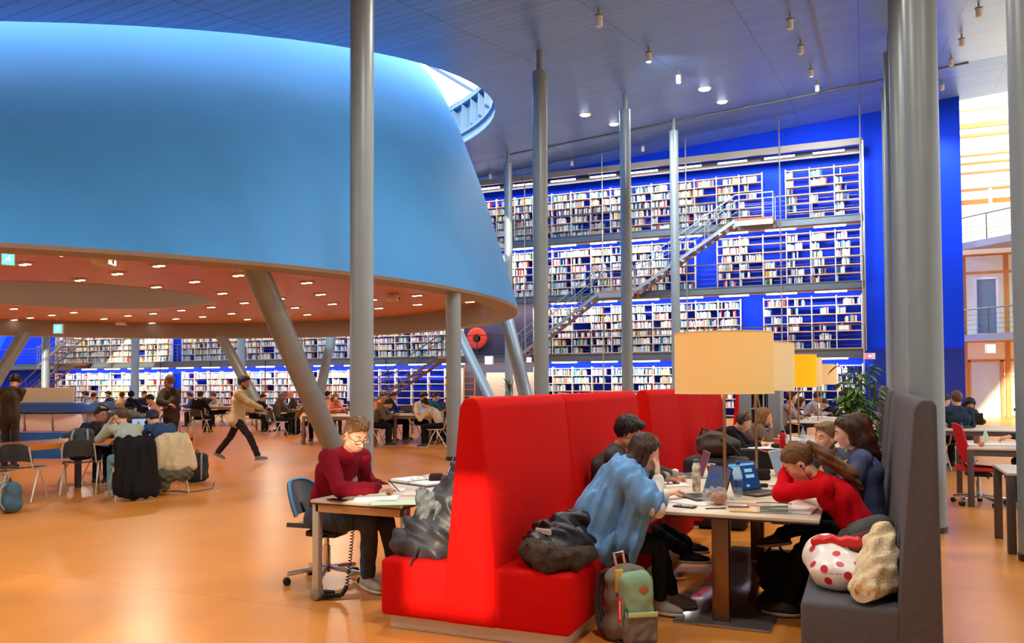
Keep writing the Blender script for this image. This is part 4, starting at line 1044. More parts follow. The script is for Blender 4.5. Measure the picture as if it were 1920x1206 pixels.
        hs = hcap(.018, 1.0, .8, -.004, ex=ex, kk=.03, fold=.007)
    elif st == 'pony':
        p0 = hl(0, -.108, .03); ex = [cap(p0, p0+nrm(-hf)*.03*s, .028*s)]
        hs = hcap(.012, 1.0, .85, -.004, ex=ex, kk=.02, fold=.003)
        q0 = p0-hf*.035*s; q1 = q0+nrm(-hf*.1-fw*.75-z*.7)*.11*s; q2 = q1+nrm(-fw-z*.75)*.2*s; q3 = q2+nrm(-fw*.6-z*.8)*.12*s
        tl = folds(union([cap(q0, q1, .03*s, .046*s), cap(q1, q2, .046*s, .042*s), cap(q2, q3, .036*s, .012*s)], .04), .008, .04, 4, q2-q0)
        sdf_obj('ponytail', tl, np.minimum(np.minimum(q0, q1), np.minimum(q2, q3))-.08, np.maximum(np.maximum(q0, q1), np.maximum(q2, q3))+.08, min(rr, .009), hm, t)
    elif st == 'bun': hs = hcap(.014, 1., .85, -.004, ex=[ell(hl(0, -.09, .1), V3(.04, .04, .04)*s)], fold=.005)
    elif st == 'curly':
        hs = hcap(.04, 1., .75, -.01, ex=[ell(hl(-.07, -.04, -.06), V3(.06, .06, .1)*s, HM), ell(hl(.07, -.04, -.06), V3(.06, .06, .1)*s, HM), ell(hl(0, -.07, -.06), V3(.08, .06, .12)*s, HM)], fold=.016)
    elif st == 'cap':
        sdf_obj('hair', hcap(.008, 1., .9, -.02), HD-.22*s, HD+.2*s, .012, hair_mat((46, 36, 32)), t)
        hs = hcap(.014, .1, 1., .045, ex=[], fold=0)
        sdf_obj('visor', cutp(ell(hl(0, .1, .045), V3(.07, .075, .012)*s, HM), -hf, hl(0, .06, 0)), HD-.3, HD+.3, rr, cloth(hc), t)
    elif st == 'hood': hs = hcap(.03, 1., .6, -.02, ex=[ell(sp['nb']-fw*.06*s, V3(.11, .09, .07)*s)], fold=.006)
    if hs is not None:
        hb_lo = HD-.5*s if st in ('long', 'bob', 'curly') else HD-.22*s
        sdf_obj('cap' if st == 'cap' else 'hair', hs, hb_lo, HD+.24*s, min(rr, .009 if res < .016 else .014), cloth(hc) if st in ('cap', 'hood') else hm, t)
    if beard:
        bs = union([ell(hl(0, .042, -.085), V3(.038, .037, .034)*s, HM), cap(hl(-.055, .01, -.06), hl(-.03, .05, -.09), .024*s), cap(hl(.055, .01, -.06), hl(.03, .05, -.09), .024*s)], .02)
        sdf_obj('beard', folds(bs, .003, .02, 2), HD-.25, HD+.2, min(rr, .008), hair_mat(beard), t)
    if phones:
        mb = MB(); rr_ = .1*s
        mb.tube([tuple(hl(.094*math.cos(a), -.01, .02+.115*math.sin(a))) for a in np.linspace(0, math.pi, 15)], .009*s, 8); bb_ = mb.build('headphones', mat('headphone_'+'_'.join(map(str, phones)), phones, .4), t)
        for sg in (-1, 1):
            mb = MB(); a = hl(sg*.075, -.005, .0); b = hl(sg*.105, -.005, .0); mb.cyl(tuple(a), tuple(b), .04*s, .034*s, 18); mb.build('ear_cup', mat('headphone_'+'_'.join(map(str, phones)), phones, .4), bb_, bevel=.006)
    if face_detail:
        me_ = mat('eye_white', (225, 220, 214), .25); mi_ = mat('iris_brown', (60, 42, 32), .2); mbw = hair_mat(tuple(int(c*.8) for c in hc) if st != 'cap' else (60, 44, 34)); ml = mat('lips_'+skin, tuple(int(a*b) for a, b in zip(SKINS[skin], (.84, .62, .62))), .45)
        for sg in (-1, 1):
            mb = MB(); c = hl(sg*.031, .0745, .006); mb.x = Matrix.Translation(c) @ Matrix([[hr[0], hf[0], hu[0]], [hr[1], hf[1], hu[1]], [hr[2], hf[2], hu[2]]]).to_4x4()
            mb.lathe([(.0115*s*math.cos(q), .0115*s*math.sin(q)) for q in np.linspace(-1.5, 1.5, 12)], n=18); eo = mb.build('eye', me_, t)
            mb2 = MB(); mb2.cyl(tuple(c+(hf*.0108-hu*.003)*s), tuple(c+(hf*.0122-hu*.0035)*s), .0056*s, .004*s, 14); mb2.build('iris', mi_, eo)
            mb2 = MB(); mb2.tube([tuple(hl(sg*(.014+.036*q), .09-.016*q*q, .031+.008*math.sin(q*2.4))) for q in np.linspace(0, 1, 8)], [.0028*s, .0042*s, .0044*s, .0042*s, .0038*s, .0034*s, .0026*s, .0014*s], 7); mb2.build('eyebrow', mbw, t)
        mb2 = MB(); mb2.tube([tuple(hl(-.023+.046*q, .0865-.010*(2*q-1)**2, -.0675-.002*math.sin(q*3.14))) for q in np.linspace(0, 1, 9)], [.001, .0035*s, .005*s, .0056*s, .0056*s, .0056*s, .005*s, .0035*s, .001], 8); mb2.build('mouth', ml, t)
    if glasses:
        mg = mat('glasses_frame', (26, 24, 24), .3); mb = MB()
        for sg in (-1, 1): mb.tube([tuple(hl(sg*.033+.026*math.copysign(abs(math.cos(a))**.6, math.cos(a)), .104, .002+.0165*math.copysign(abs(math.sin(a))**.6, math.sin(a)))) for a in np.linspace(0, 2*math.pi, 17)[:-1]], .0022*s, 6, closed=True)
        mb.tube([tuple(hl(x, .109, .009)) for x in (-.008, 0, .008)], .0022*s, 6)
        for sg in (-1, 1): mb.tube([tuple(hl(sg*.058, .103, .01)), tuple(hl(sg*.078, .06, .011)), tuple(hl(sg*.081, .0, .008)), tuple(hl(sg*.08, -.02, -.01))], .0022*s, 6)
        go = mb.build('glasses', mg, t)
        for sg in (-1, 1):
            mb = MB(); mb.add([tuple(hl(sg*.033+.0255*math.copysign(abs(math.cos(a))**.6, math.cos(a)), .104, .002+.016*math.copysign(abs(math.sin(a))**.6, math.sin(a)))) for a in np.linspace(0, 2*math.pi, 17)[:-1]], [tuple(range(16))]); mb.build('lens', mat('lens_glass', (240, 245, 250), .05, alpha=.12), go, smooth=False)
    if extra: extra(t, J, lo, hi, rr)
    return t, J
def seat_solve(hc, face, bow, s, pitch, yaw, hipz=.53):
    """lean angle and hip spot that bring a seated head to hc"""
    best = None
    for ln in range(-12, 75, 2):
        sp = spine(V3(0, 0, hipz), face, ln, bow, s); z = V3(0, 0, 1); hf = rotax(sp['fw'], z, -R(yaw)); hr = nrm(np.cross(hf, z)); hf = rotax(hf, hr, -R(pitch)); hu = np.cross(hr, hf)
        HD = sp['nb']+nrm(sp['u3']*.55+z*.45+hf*.2)*.075*s+hu*.085*s+hf*.012*s; e = abs(HD[2]-hc[2])
        if best is None or e < best[0]: best = (e, ln, HD)
    return best[1], V3(hc[0]-best[2][0], hc[1]-best[2][1], hipz)
def sit(lab, px, py, D, face, bow=16, h=1.74, pitch=20, yaw=0, hipz=.53, **k):
    hc = atd(px, py, D); ln, hip = seat_solve(hc, face, bow, h/1.74, pitch, yaw, hipz)
    return person(lab, hip, face, lean=ln, bow=bow, h=h, pitch=pitch, yaw=yaw, **k)
# ------------------------------------------------------------------ stacking chairs with A-frame legs
m_cleg = mat('chair_leg_pale', (222, 220, 206), .3, .35)
def stack_chair_proto():
    t = thing('stacking_chair', 'proto', 'chair')
    def Sf(u, v): return ((u-.5)*(.46-.04*v), .22-.44*v, .45+.02*((u-.5)*2)**2-.02*(1-v)**2+.012*v)
    mb = MB(); mb.grid(Sf, 10, 10); mb.build('seat', m_shell, t, thick=.012, angle=60)
    def Bf(u, v): return ((u-.5)*(.44-.10*v**3), -.215-.06*v+.05*((u-.5)*2)**2, .55+.24*v-.03*((u-.5)*2)**4)
    mb = MB(); mb.grid(Bf, 12, 10); mb.build('backrest', m_shell, t, thick=.012, angle=60)
    for sx in (-1, 1):
        mb = MB(); mb.tube([(sx*.235, .24, 0), (sx*.225, .1, .3), (sx*.22, .02, .44)], .012, 8); mb.build('leg', m_cleg, t)
        mb = MB(); mb.tube([(sx*.235, -.26, 0), (sx*.225, -.08, .3), (sx*.22, .0, .42)], .012, 8); mb.build('leg', m_cleg, t)
        mb = MB(); mb.tube([(sx*.222, .24, .44), (sx*.222, -.12, .44), (sx*.222, -.19, .47), (sx*.215, -.235, .62), (sx*.2, -.25, .74)], .011, 8); mb.build('side_rail', m_cleg, t)
    return t
sc0 = stack_chair_proto(); _first = [True]
def stack_chair(lab, loc, rz, grp):
    o = sc0 if _first[0] else dup(sc0); _first[0] = False
    return place(o, (loc[0], loc[1], 0), rz, lab, grp)
def chair_for(J, face, lab, grp='chairs in the hall'):
    fw, rt = hdir(face); c = J['org']+fw*.04
    return stack_chair(lab, c, -R(face), grp)
# ------------------------------------------------------------------ the people
def ear_pen(t, J, lo, hi, rr):
    hl = J['hl']
    mb = MB(); a = J['wr'][1]+nrm(J['wr'][1]-J['el'][1])*.11
    mb.cyl(tuple(a+V3(-.02, .0, .05)), tuple(a+V3(.06, .02, -.03)), .004, n=8); mb.build('pen', m_black, t)
    mb = MB(); mb.lathe([(.006, 0), (.007, .014)], tuple(hl(.086, .006, -.012)), 10); mb.build('earbud', m_black, t)
def place_sit(lab, px, py, D, face, hip=None, **k):
    return sit(lab, px, py, D, face, **k)
place_sit('young man in a maroon sweater and glasses writing at the study desk', 668, 815, 6.25, 95, h=1.84, bow=20, hipz=.56, yaw=22, pitch=30, tw=6, hands=(atd(722, 915, 6.5), atd(706, 915, 6.1)), poles=((-.3, .6, -.7), (-.1, -.9, -.6)), palm=((0, 0, -1), (-.2, .3, -1)), curl=(.9, 1.1),
       feet=((-3.40, 5.60, .09), (-3.52, 5.36, .115)), toes=((1, -.1, 0), (.95, -.35, -.12)), hair=('quiff', (122, 88, 52)), top=((122, 14, 32),), bottom=(66, 76, 92), shoes=(176, 162, 146), sock=(22, 22, 26), cuff=(96, 12, 26), glasses=True, face_detail=True, res=.008, extra=ear_pen, skin='warm')
# woman in the light-blue wrap
def wrap_extra(t, J, lo, hi, rr):
    sp, sh, el, shc, hip, rt, fw = J['sp'], J['sh'], J['el'], J['shc'], J['hip'], J['sp']['rt'], J['sp']['fw']; z = V3(0, 0, 1)
    P = [cap(shc-fw*.02, sp['w']-fw*.03, .15, .17, rt, 1.25), cap(sp['w']-fw*.03, hip-fw*.05-z*.02, .17, .20, rt, 1.2), cap(sh[0], sh[1], .085), cap(sh[1], sh[1]+(el[1]-sh[1])*.72, .085, .10), cap(sh[0], sh[0]+(el[0]-sh[0])*.6, .08, .08),
         cap(sp['nb']-fw*.03, shc, .075, .1)]
    hang = [cap(sh[1]+(el[1]-sh[1])*.45-z*.05, hip+fw*.2+rt*.17-z*.0, .06, .045, fw, 1.9), cap(hip+fw*.2+rt*.17, hip+fw*.22+rt*.19-z*.13, .045, .015, fw, 1.8)]
    s = folds(union(P+hang, .06), .016, .09, 21, V3(.3, 0, 1))
    sdf_obj('wrap', s, lo, hi, .009, mat('wool_blue', (118, 166, 218), .95, spec=.05, sheen=0, var=.10, vs=14, bump=.5, bs=160), t)
    # red lettered stripes on the white sleeve
    e = el[1]; w = J['wr'][1]
    for k in range(3):
        mb = MB(); d = nrm(J['sh'][1]-e); b = nrm(np.cross(d, z)); o = e+d*.10+V3(0, 0, -.012*k)+rt*.052
        mb.bar(tuple(o), tuple(o-d*.09-z*.01), .004, .008); mb.build('sleeve_stripe', mat('stripe_red', (206, 60, 60), .7), t)
person('woman with brown hair wrapped in a light-blue blanket leaning on the booth table', (-1.68, 5.42, .54), 74, lean=20, bow=26, h=1.66, sex='f', yaw=-8, pitch=22, hands=(atd(1252, 925, 5.95), atd(1234, 893, 5.48)), poles=((0, .3, -1), (.75, -.25, -.9)), palm=((0, 0, -1), (-.9, .1, .2)), curl=(.6, .75),
       feet=(atz(1262, 1115, .09), atz(1238, 1128, .09)), toes=((1, .05, 0), (1, -.2, 0)), hair=('bob', (62, 44, 34)), top=((236, 232, 226),), bottom=(36, 38, 46), shoes=(176, 166, 158), res=.009, skin='pale', face_detail=True, extra=wrap_extra)
place_sit('man with short black hair typing on the red bench behind the blanket woman', 1178, 812, 6.75, 78, h=1.76, bow=22, pitch=28, hands=(atd(1268, 893, 7.0), atd(1256, 897, 6.8)), curl=(.5, .5), hair=('messy', (24, 20, 20)), top=((70, 66, 66),), bottom=(34, 34, 40), shoes=(34, 28, 26), feet=(atz(1345, 1040, .09), atz(1325, 1052, .09)), res=.011, skin='tan', cuff=(150, 142, 134))
# woman in the red sweater
def red_extra(t, J, lo, hi, rr):
    mb = MB(); mb.lathe([(.007, -.008), (.008, .008)], tuple(J['hl'](-.087, .004, -.012)), 10); mb.build('earbud', m_black, t)
    mb = MB(); mb.tube([tuple(J['hl'](-.087, .006, -.018)), tuple(J['hl'](-.085, .02, -.1)), tuple(J['hl'](-.07, .04, -.19))], .002, 5); mb.build('earbud_wire', m_black, t)
person('woman in a red sweater with a ponytail resting her forehead on her hand', (.0, 5.78, .54), 264, lean=34, bow=16, h=1.68, sex='f', yaw=-4, pitch=44, hands=(atd(1478, 868, 5.5), atd(1470, 905, 6.3)), poles=((-.55, -.5, -.8), (-.3, .4, -.8)), palm=((.8, .1, -.4), (0, 0, -1)), curl=(.5, .7),
       feet=(atz(1478, 1132, .09), atd(1462, 1002, 6.05)), toes=((-1, 0, 0), (-.95, -.1, -.15)), knee=[(-1, 0, .9), (-1, 0, .7)], hair=('pony', (108, 72, 42)), top=((204, 8, 24),), bottom=(22, 20, 26), shoes=(58, 46, 40), sock=(30, 26, 28), res=.009, face_detail=True, skin='fair', extra=red_extra)
person('woman with long dark brown hair and blue-grey sweater, hand at her mouth', (.02, 6.9, .54), 262, lean=4, bow=18, h=1.7, sex='f', yaw=-2, pitch=16, hands=(atd(1583, 884, 6.35), atd(1560, 930, 6.9)), poles=((-.3, -.5, -.9), (-.3, .4, -.8)), palm=((.9, .2, 0), (0, 0, -1)), curl=(.9, .6),
       feet=(atd(1470, 1050, 6.9), atz(1500, 1060, .09)), hair=('long', (66, 42, 30)), top=((82, 92, 132),), bottom=(30, 32, 46), shoes=(30, 34, 56), res=.010, skin='pale', face_detail=True, topthick=.02)
place_sit('bearded man with short light brown hair looking over the table, in grey denim', 1548, 822, 7.15, 214, h=1.8, bow=14, pitch=6, yaw=10, roll=-6, hands=(atd(1560, 905, 6.95), atd(1520, 900, 7.2)), hair=('short', (124, 94, 62)), top=((84, 90, 104),), bottom=(44, 48, 60), shoes=(60, 50, 44), beard=(112, 80, 56), res=.010, skin='fair', face_detail=True)
person('person with dark auburn hair half hidden at the back of the grey bench', (-.03, 7.3, .54), 262, lean=-3, bow=4, h=1.66, sex='f', hair=('long', (78, 30, 26)), top=((28, 26, 30),), bottom=(30, 30, 36), res=.014)
# second booth
def logo_extra(t, J, lo, hi, rr):
    mb = MB(); c = J['sp']['c']+J['sp']['fw']*.155+J['sp']['rt']*.06
    for k in range(4): mb.bar(tuple(c+V3(.0, -.0, .03*k-.04)), tuple(c+V3(.03, -.03, .03*k-.03)), .006, .02)
    mb.build('chest_print', mat('print_grey', (150, 150, 150), .8), t)
place_sit('man in a black hoodie with black headphones writing with a yellow pen', 1394, 790, 10.7, 86, h=1.8, bow=22, pitch=32, yaw=18, hands=(atd(1440, 838, 10.9), atd(1424, 834, 10.6)), curl=(.8, 1.), hair=('buzz', (96, 64, 44)), top=((22, 20, 26),), bottom=(24, 24, 30), phones=(30, 34, 46), res=.012, skin='fair', topthick=.026, extra=logo_extra)
place_sit('woman in a grey sweater with light brown hair, chin on her hand', 1434, 782, 11.7, 72, h=1.7, sex='f', bow=18, pitch=10, yaw=14, hands=(None, atd(1447, 806, 11.6)), poles=(None, (.4, -.3, -.9)), palm=(None, (-.8, 0, .3)), hair=('bob', (120, 88, 56)), top=((104, 92, 84),), bottom=(40, 40, 48), res=.013, skin='fair', topthick=.03)
# third booth
place_sit('man in a grey shirt with headphones at the far booth, hand at his chin', 1483, 747, 18.0, 84, h=1.78, pitch=12, hands=(None, atd(1486, 762, 17.9)), poles=(None, (.3, -.4, -.9)), hair=('short', (30, 26, 28)), top=((150, 140, 132),), bottom=(60, 58, 56), phones=(26, 26, 30), res=.016, skin='tan')
place_sit('woman with dark hair between the grey shirt and white shirt men at the far booth', 1502, 755, 19., 84, h=1.66, sex='f', hair=('bob', (36, 26, 26)), top=((96, 40, 44),), bottom=(40, 40, 48), res=.018)
place_sit('man in a pale grey shirt with dark hair reading at the far booth end', 1533, 745, 20.2, 80, h=1.8, pitch=28, hair=('short', (28, 24, 26)), top=((176, 172, 170),), bottom=(50, 50, 60), res=.018, skin='tan')
place_sit('person in dark clothes bending down behind the far booth table', 1546, 757, 21.5, 250, h=1.7, pitch=34, hair=('short', (70, 50, 40)), top=((40, 42, 56),), bottom=(40, 40, 48), res=.02)
# right side
t, J = place_sit('person in a dark denim jacket seen from behind at the far desk', 1793, 744, 14.6, 338, h=1.84, pitch=8, hair=('short', (96, 62, 44)), top=((40, 52, 66),), bottom=(40, 46, 60), res=.014, topthick=.024)
chair_for(J, 338, 'dark chair under the person in the denim jacket')
t, J = place_sit('woman with black curly hair facing us behind a laptop at the far desk', 1818, 760, 17.4, 160, h=1.66, sex='f', pitch=24, hair=('curly', (30, 24, 40)), top=((64, 60, 58),), bottom=(40, 40, 48), res=.016, skin='tan')
chair_for(J, 160, 'dark chair under the curly haired woman')
t, J = place_sit('person in a dark striped shirt and maroon sweater cut off by the big column', 1924, 778, 10.6, 262, h=1.78, bow=20, pitch=24, hands=(atd(1886, 820, 10.2), atd(1892, 824, 10.0)), hair=('short', (40, 30, 28)), top=((46, 48, 60),), bottom=(66, 84, 120), res=.014)
chair_for(J, 262, 'dark chair behind the big cut-off column')
place_sit('person mostly hidden behind the thick column at the far desk', 1771, 742, 15.8, 70, h=1.7, hair=('short', (24, 22, 24)), top=((196, 192, 188),), bottom=(40, 40, 48), res=.018)
# left group
def stand_at(lab, px, py_head, D, face, h, **k):
    hp = atd(px, py_head, D); s = h/1.74; return person(lab, (hp[0], hp[1], .93*s), face, h=h, stand=True, **k)
stand_at('standing man with headphones and olive sweater seen from behind at the photo edge', 18, 760, 15.6, 335, 1.82, lean=4, bow=16, pitch=24, hands=(atd(18, 760, 16.1), atd(28, 758, 16.1)), hair=('buzz', (50, 40, 34)), top=((72, 66, 54),), bottom=(62, 60, 58), shoes=(40, 40, 44), phones=(34, 32, 34), res=.015)
t, J = place_sit('man with glasses and short dark hair sitting behind the laptop at the long table', 189, 778, 13.2, 84, h=1.78, pitch=8, yaw=6, hair=('short', (34, 26, 24)), top=((36, 46, 72),), bottom=(40, 46, 60), glasses=True, res=.012, skin='tan', face_detail=True)
chair_for(J, 84, 'dark chair under the man with glasses at the long table', 'chairs at the long table')
t, J = place_sit('man in a pale grey-green sweater seen from behind, hand at his face', 227, 781, 11.7, 290, h=1.8, bow=22, pitch=16, yaw=-16, hands=(atd(204, 795, 11.75), atd(200, 832, 12.2)), poles=((-.6, -.3, -.8), (-.4, .5, -.8)), palm=((.8, .4, 0), (0, 0, -1)), hair=('buzz', (84, 68, 56)), top=((172, 178, 166),), bottom=(112, 168, 186), shoes=(200, 200, 196), res=.011)
stack_chair('dark chair draped with a black coat under the man in the pale grey-green sweater', J['org']+hdir(290)[0]*.04, -R(300), 'chairs at the long table')
JG = J
t, J = place_sit('hunched man in a navy sweater and blue cap seen from behind', 287, 786, 12.3, 284, h=1.82, bow=34, pitch=44, yaw=0, hair=('cap', (36, 58, 100)), top=((52, 74, 108),), bottom=(34, 40, 52), res=.012)
stack_chair('dark chair draped with a beige jacket under the man in the blue cap', J['org']+hdir(284)[0]*.04, -R(300), 'chairs at the long table')
JC = J
hp = atd(262, 770, 15.)
person('person in dark grey bending far forward behind the long table', (hp[0], hp[1], .92), 252, lean=82, bow=12, h=1.8, stand=True, pitch=50, hands=(hp+V3(-.7, -.2, -.35), hp+V3(-.7, .2, -.35)), hair=('short', (40, 32, 30)), phones=(24, 24, 26), top=((84, 88, 86),), bottom=(60, 58, 58), res=.015)
stand_at('standing bald man in an olive fleece holding a cup', 322, 760, 15.8, 262, 1.76, lean=2, bow=6, pitch=-2, hands=(atd(318, 758, 15.3), atd(312, 760, 15.4)), hair=('buzz', (120, 100, 84)), top=((70, 60, 46),), bottom=(48, 42, 38), res=.014, skin='tan', topthick=.03)
t, J = place_sit('person in a peach top leaning down behind the bald standing man', 282, 744, 21, 225, h=1.74, bow=24, pitch=36, hair=('short', (30, 26, 40)), top=((216, 164, 134),), bottom=(50, 46, 50), res=.016)
chair_for(J, 225, 'dark chair under the person in peach')
t, J = place_sit('person in black seen from behind at the hall table, black coat on the chair', 376, 742, 26, 350, h=1.74, pitch=20, hair=('short', (30, 24, 24)), top=((32, 28, 28),), bottom=(30, 30, 34), res=.016)
chair_for(J, 350, 'chair under the person in black at the hall table')
far = [(131, 738, 30, 200, (46, 58, 92), (60, 44, 40), 'navy sweater at the far table, beside the cream screen panel'), (160, 738, 30, 230, (52, 96, 150), (24, 24, 40), 'blue sweater at the far table, head bent'), (175, 743, 28.5, 350, (150, 140, 130), (70, 40, 30), 'grey top and reddish hair at the far table'), (203, 737, 30, 190, (40, 48, 90), (28, 26, 44), 'navy top with dark hair at the far table'), (229, 742, 28.5, 340, (206, 186, 140), (80, 56, 44), 'cream top seen from behind at the far table'), (246, 735, 28.5, 330, (30, 38, 66), (26, 30, 56), 'dark navy hooded jacket at the far table'), (271, 740, 30, 120, (40, 50, 90), (30, 30, 50), 'dark blue top before the blue column'), (356, 743, 30, 240, (52, 76, 130), (40, 44, 80), 'blue jumper behind the bald standing man'), (400, 744, 30.5, 200, (190, 186, 180), (60, 44, 40), 'pale top behind the person in black')]
for i, (x, y, D, fa, c, hc_, lab) in enumerate(far):
    t, J = place_sit('student in a '+lab, x, y, D, fa, h=1.72, pitch=20, hair=('hood' if 'hooded' in lab else 'short', hc_), top=(c,), bottom=(40, 40, 50), res=.022)
    chair_for(J, fa, 'chair under the student in a '+' '.join(lab.split()[:4]))
# walking man
hp = atd(446, 770, 16.6)
person('walking man in a beige hoodie and black trousers striding across the hall', (hp[0], hp[1], .87), 66, lean=4, bow=8, h=1.86, stand=True, pitch=12, yaw=0, hands=(hp+V3(.1, .35, -.02), atd(494, 768, 16.4)), poles=((-.5, -.3, 0), (-.9, -.5, -.2)), feet=(atd(408, 849, 16.9), atd(484, 856, 16.3)), toes=((.9, .35, -.35), (.93, .35, .12)), knee=[(1, .4, .1), (1, .4, .1)], hair=('short', (44, 34, 30)), top=((214, 196, 150),), bottom=(46, 40, 44), shoes=(132, 124, 112), beard=(60, 44, 36), res=.013, skin='tan', topthick=.03, topfold=.004, hem=-.05)
# tables in the middle
mid = [(493, 746, 26.5, 82, (38, 42, 46), ('short', (50, 34, 30)), 'm', 'black jacket reading a book beside the walking man'),
       (531, 745, 24.6, 20, (86, 74, 64), ('long', (110, 62, 32)), 'f', 'brown coat with long auburn hair seen from behind'),
       (544, 740, 27, 235, (70, 60, 56), ('buzz', (210, 180, 140)), 'm', 'brown vest with very short fair hair facing us'),
       (577, 754, 22, 300, (150, 112, 40), ('short', (60, 44, 34)), 'm', 'mustard top before the slanted support'),
       (614, 741, 26, 160, (206, 196, 180), ('cap', (40, 36, 34)), 'm', 'cream top and dark cap next to the column'),
       (629, 746, 25, 120, (222, 128, 108), ('bob', (140, 84, 46)), 'f', 'salmon top with headphones behind a laptop'),
       (719, 743, 22.6, 110, (196, 120, 60), ('short', (60, 44, 38)), 'm', 'orange top behind the coat wearer'),
       (729, 757, 20.6, 72, (108, 104, 88), ('messy', (40, 28, 26)), 'm', 'grey-green coat bent over a phone at the hall table'),
       (737, 737, 22.8, 78, (38, 62, 110), ('short', (50, 38, 34)), 'm', 'navy top sitting upright at the hall table'),
       (797, 757, 20.3, 262, (224, 206, 176), ('short', (28, 22, 22)), 'm', 'cream sweater leaning forward, black coat on the chair'),
       (794, 745, 22.2, 96, (230, 212, 180), ('messy', (26, 22, 24)), 'm', 'pale sweater behind the cream sweater'),
       (817, 745, 23.2, 84, (24, 110, 132), ('short', (40, 30, 28)), 'm', 'teal shirt with glasses at the hall table'),
       (842, 752, 21.6, 262, (196, 150, 110), ('short', (110, 50, 40)), 'm', 'tan top half hidden by the upright support')]
for (x, y, D, fa, c, hr_, sx, lab) in mid:
    kw = {}
    if 'headphones' in lab: kw['phones'] = (26, 24, 26)
    t, J = place_sit('student in a '+lab, x, y, D, fa, h=1.74, pitch=24 if 'coat bent' not in lab else 40, bow=22, sex=sx, hair=hr_, top=(c,), bottom=(30, 30, 38), res=.017, glasses='glasses' in lab, **kw)
    chair_for(J, fa, 'chair under the student in a '+' '.join(lab.split()[:4]))
# ------------------------------------------------------------------ things on tables, seats and floor
ZT = .742
def laptop(lab, p, rz, col=(90, 88, 92), scr=(150, 190, 235), es=.9, open_=108, w=.33, d=.225, win=None):
    t = thing('laptop', lab, 'laptop', p, rz); mc = mat('laptop_%d_%d_%d' % col, col, .35, .5)
    mb = MB(); mb.box((-w/2, -d/2, 0), (w/2, d/2, .014)); bs = mb.build('base', mc, t, bevel=.004)
    mb = MB(); mb.box((-w*.43, -.02, .0145), (w*.43, d*.42, .0165)); mb.build('keyboard', m_black, bs, smooth=False)
    mb = MB(); mb.box((-.05, -d*.45, .0145), (.05, -.035, .0158)); mb.build('touchpad', mat('touchpad', (70, 68, 72), .3, .3), bs, smooth=False)
    M = Matrix.Translation((0, d/2, .012)) @ Matrix.Rotation(R(180-open_-90), 4, 'X')
    M = Matrix.Translation((0, d/2, .012)) @ Matrix.Rotation(-R(open_-90), 4, 'X')
    mb = MB(); mb.x = M; mb.box((-w/2, -.004, 0), (w/2, .004, d)); ld = mb.build('lid', mc, t, bevel=.003)
    mb = MB(); mb.x = M; mb.box((-w/2+.008, -.0055, .012), (w/2-.008, -.0045, d-.008)); mb.build('screen', mat('screen_%d_%d_%d_%s' % (*scr, es), (10, 10, 12), .15, emit=scr, es=es), ld, smooth=False)
    for k, (x0, z0, x1, z1, c) in enumerate(win or ()):
        mb = MB(); mb.x = M; mb.box((-w/2+w*x0, -.0062, d*z0), (-w/2+w*x1, -.0056, d*z1)); mb.build('window_pane', emis('ui_%d_%d_%d' % c, c, .8), ld, smooth=False)
    return t
def sheet(lab, p, rz, w=.21, d=.297, th=.002, m=None, name='paper_sheet', grp=None):
    mb = MB(); mb.box((-w/2, -d/2, 0), (w/2, d/2, th)); o = mb.build(name, m or m_paper, smooth=False); o.location = tuple(p); o.rotation_euler = (0, 0, rz); tag(o, lab, name.split('_')[-1], grp); return o
def phone(lab, p, rz, col=(40, 46, 60)):
    t = thing('phone', lab, 'phone', p, rz); mb = MB(); mb.box((-.037, -.075, 0), (.037, .075, .009)); mb.build('body', mat('phone_%d_%d_%d' % col, col, .3), t, bevel=.003)
    mb = MB(); mb.box((-.034, -.071, .0092), (.034, .071, .0098)); mb.build('display', mat('phone_glass', (18, 20, 26), .05), t, smooth=False)
def bottle(lab, p, prof, m, cap_m, capz, capr=.016, band=None, liquid=None):
    t = thing('bottle', lab, 'bottle', p); mb = MB(); mb.lathe(prof, n=24); mb.build('body', m, t, angle=50)
    mb = MB(); mb.lathe([(capr, capz), (capr, capz+.022), (capr*.85, capz+.026)], n=20); mb.build('cap', cap_m, t, angle=40)
    if band:
        mb = MB(); mb.lathe([(band[0], band[1]), (band[0], band[2])], n=24, cap=False); mb.build('label_band', band[3], t)
    return t
def cup(lab, p, r, h, m, band=None):
    t = thing('cup', lab, 'cup', p); mb = MB(); mb.lathe([(r*.75, 0), (r, h), (r*.93, h), (r*.7, .004)], n=22, cap=False); mb.build('body', m, t, angle=40)
    mb = MB(); mb.lathe([(r*.75, 0.), (r*.74, .004)], n=22); mb.build('bottom', m, t)
    if band: mb = MB(); mb.lathe([(r*(.75+.25*band[0])+.0008, h*band[0]), (r*(.75+.25*band[1])+.0008, h*band[1])], n=22, cap=False); mb.build('sleeve', band[2], t)
m_pet = mat('pet_plastic', (190, 215, 235), .05, alpha=.35, spec=.8); m_bluecap = mat('cap_blue', (30, 60, 170), .4)
pb = [(.03, 0), (.034, .01), (.034, .15), (.03, .175), (.014, .215), (.012, .235)]
T = lambda x, y, z=ZT: tuple(atz(x, y, z))
laptop('open dark laptop facing the woman in the blue blanket', T(1312, 934), R(-52), (74, 70, 76), (92, 108, 140), .55, win=[(.1, .6, .5, .68, (60, 90, 170))])
laptop('open laptop with bright blue windows on screen facing the woman in red', T(1424, 926), R(58), (92, 84, 84), (30, 60, 110), .8, win=[(.05, .86, .95, .94, (120, 200, 250)), (.12, .42, .42, .84, (170, 220, 250)), (.55, .62, .82, .74, (150, 215, 245)), (.55, .42, .85, .54, (150, 215, 245)), (.5, .12, .6, .2, (120, 220, 250))])
laptop('pale laptop in front of the man with black hair on the red bench', T(1288, 893), R(-70), (150, 142, 130), (80, 90, 110), .4)
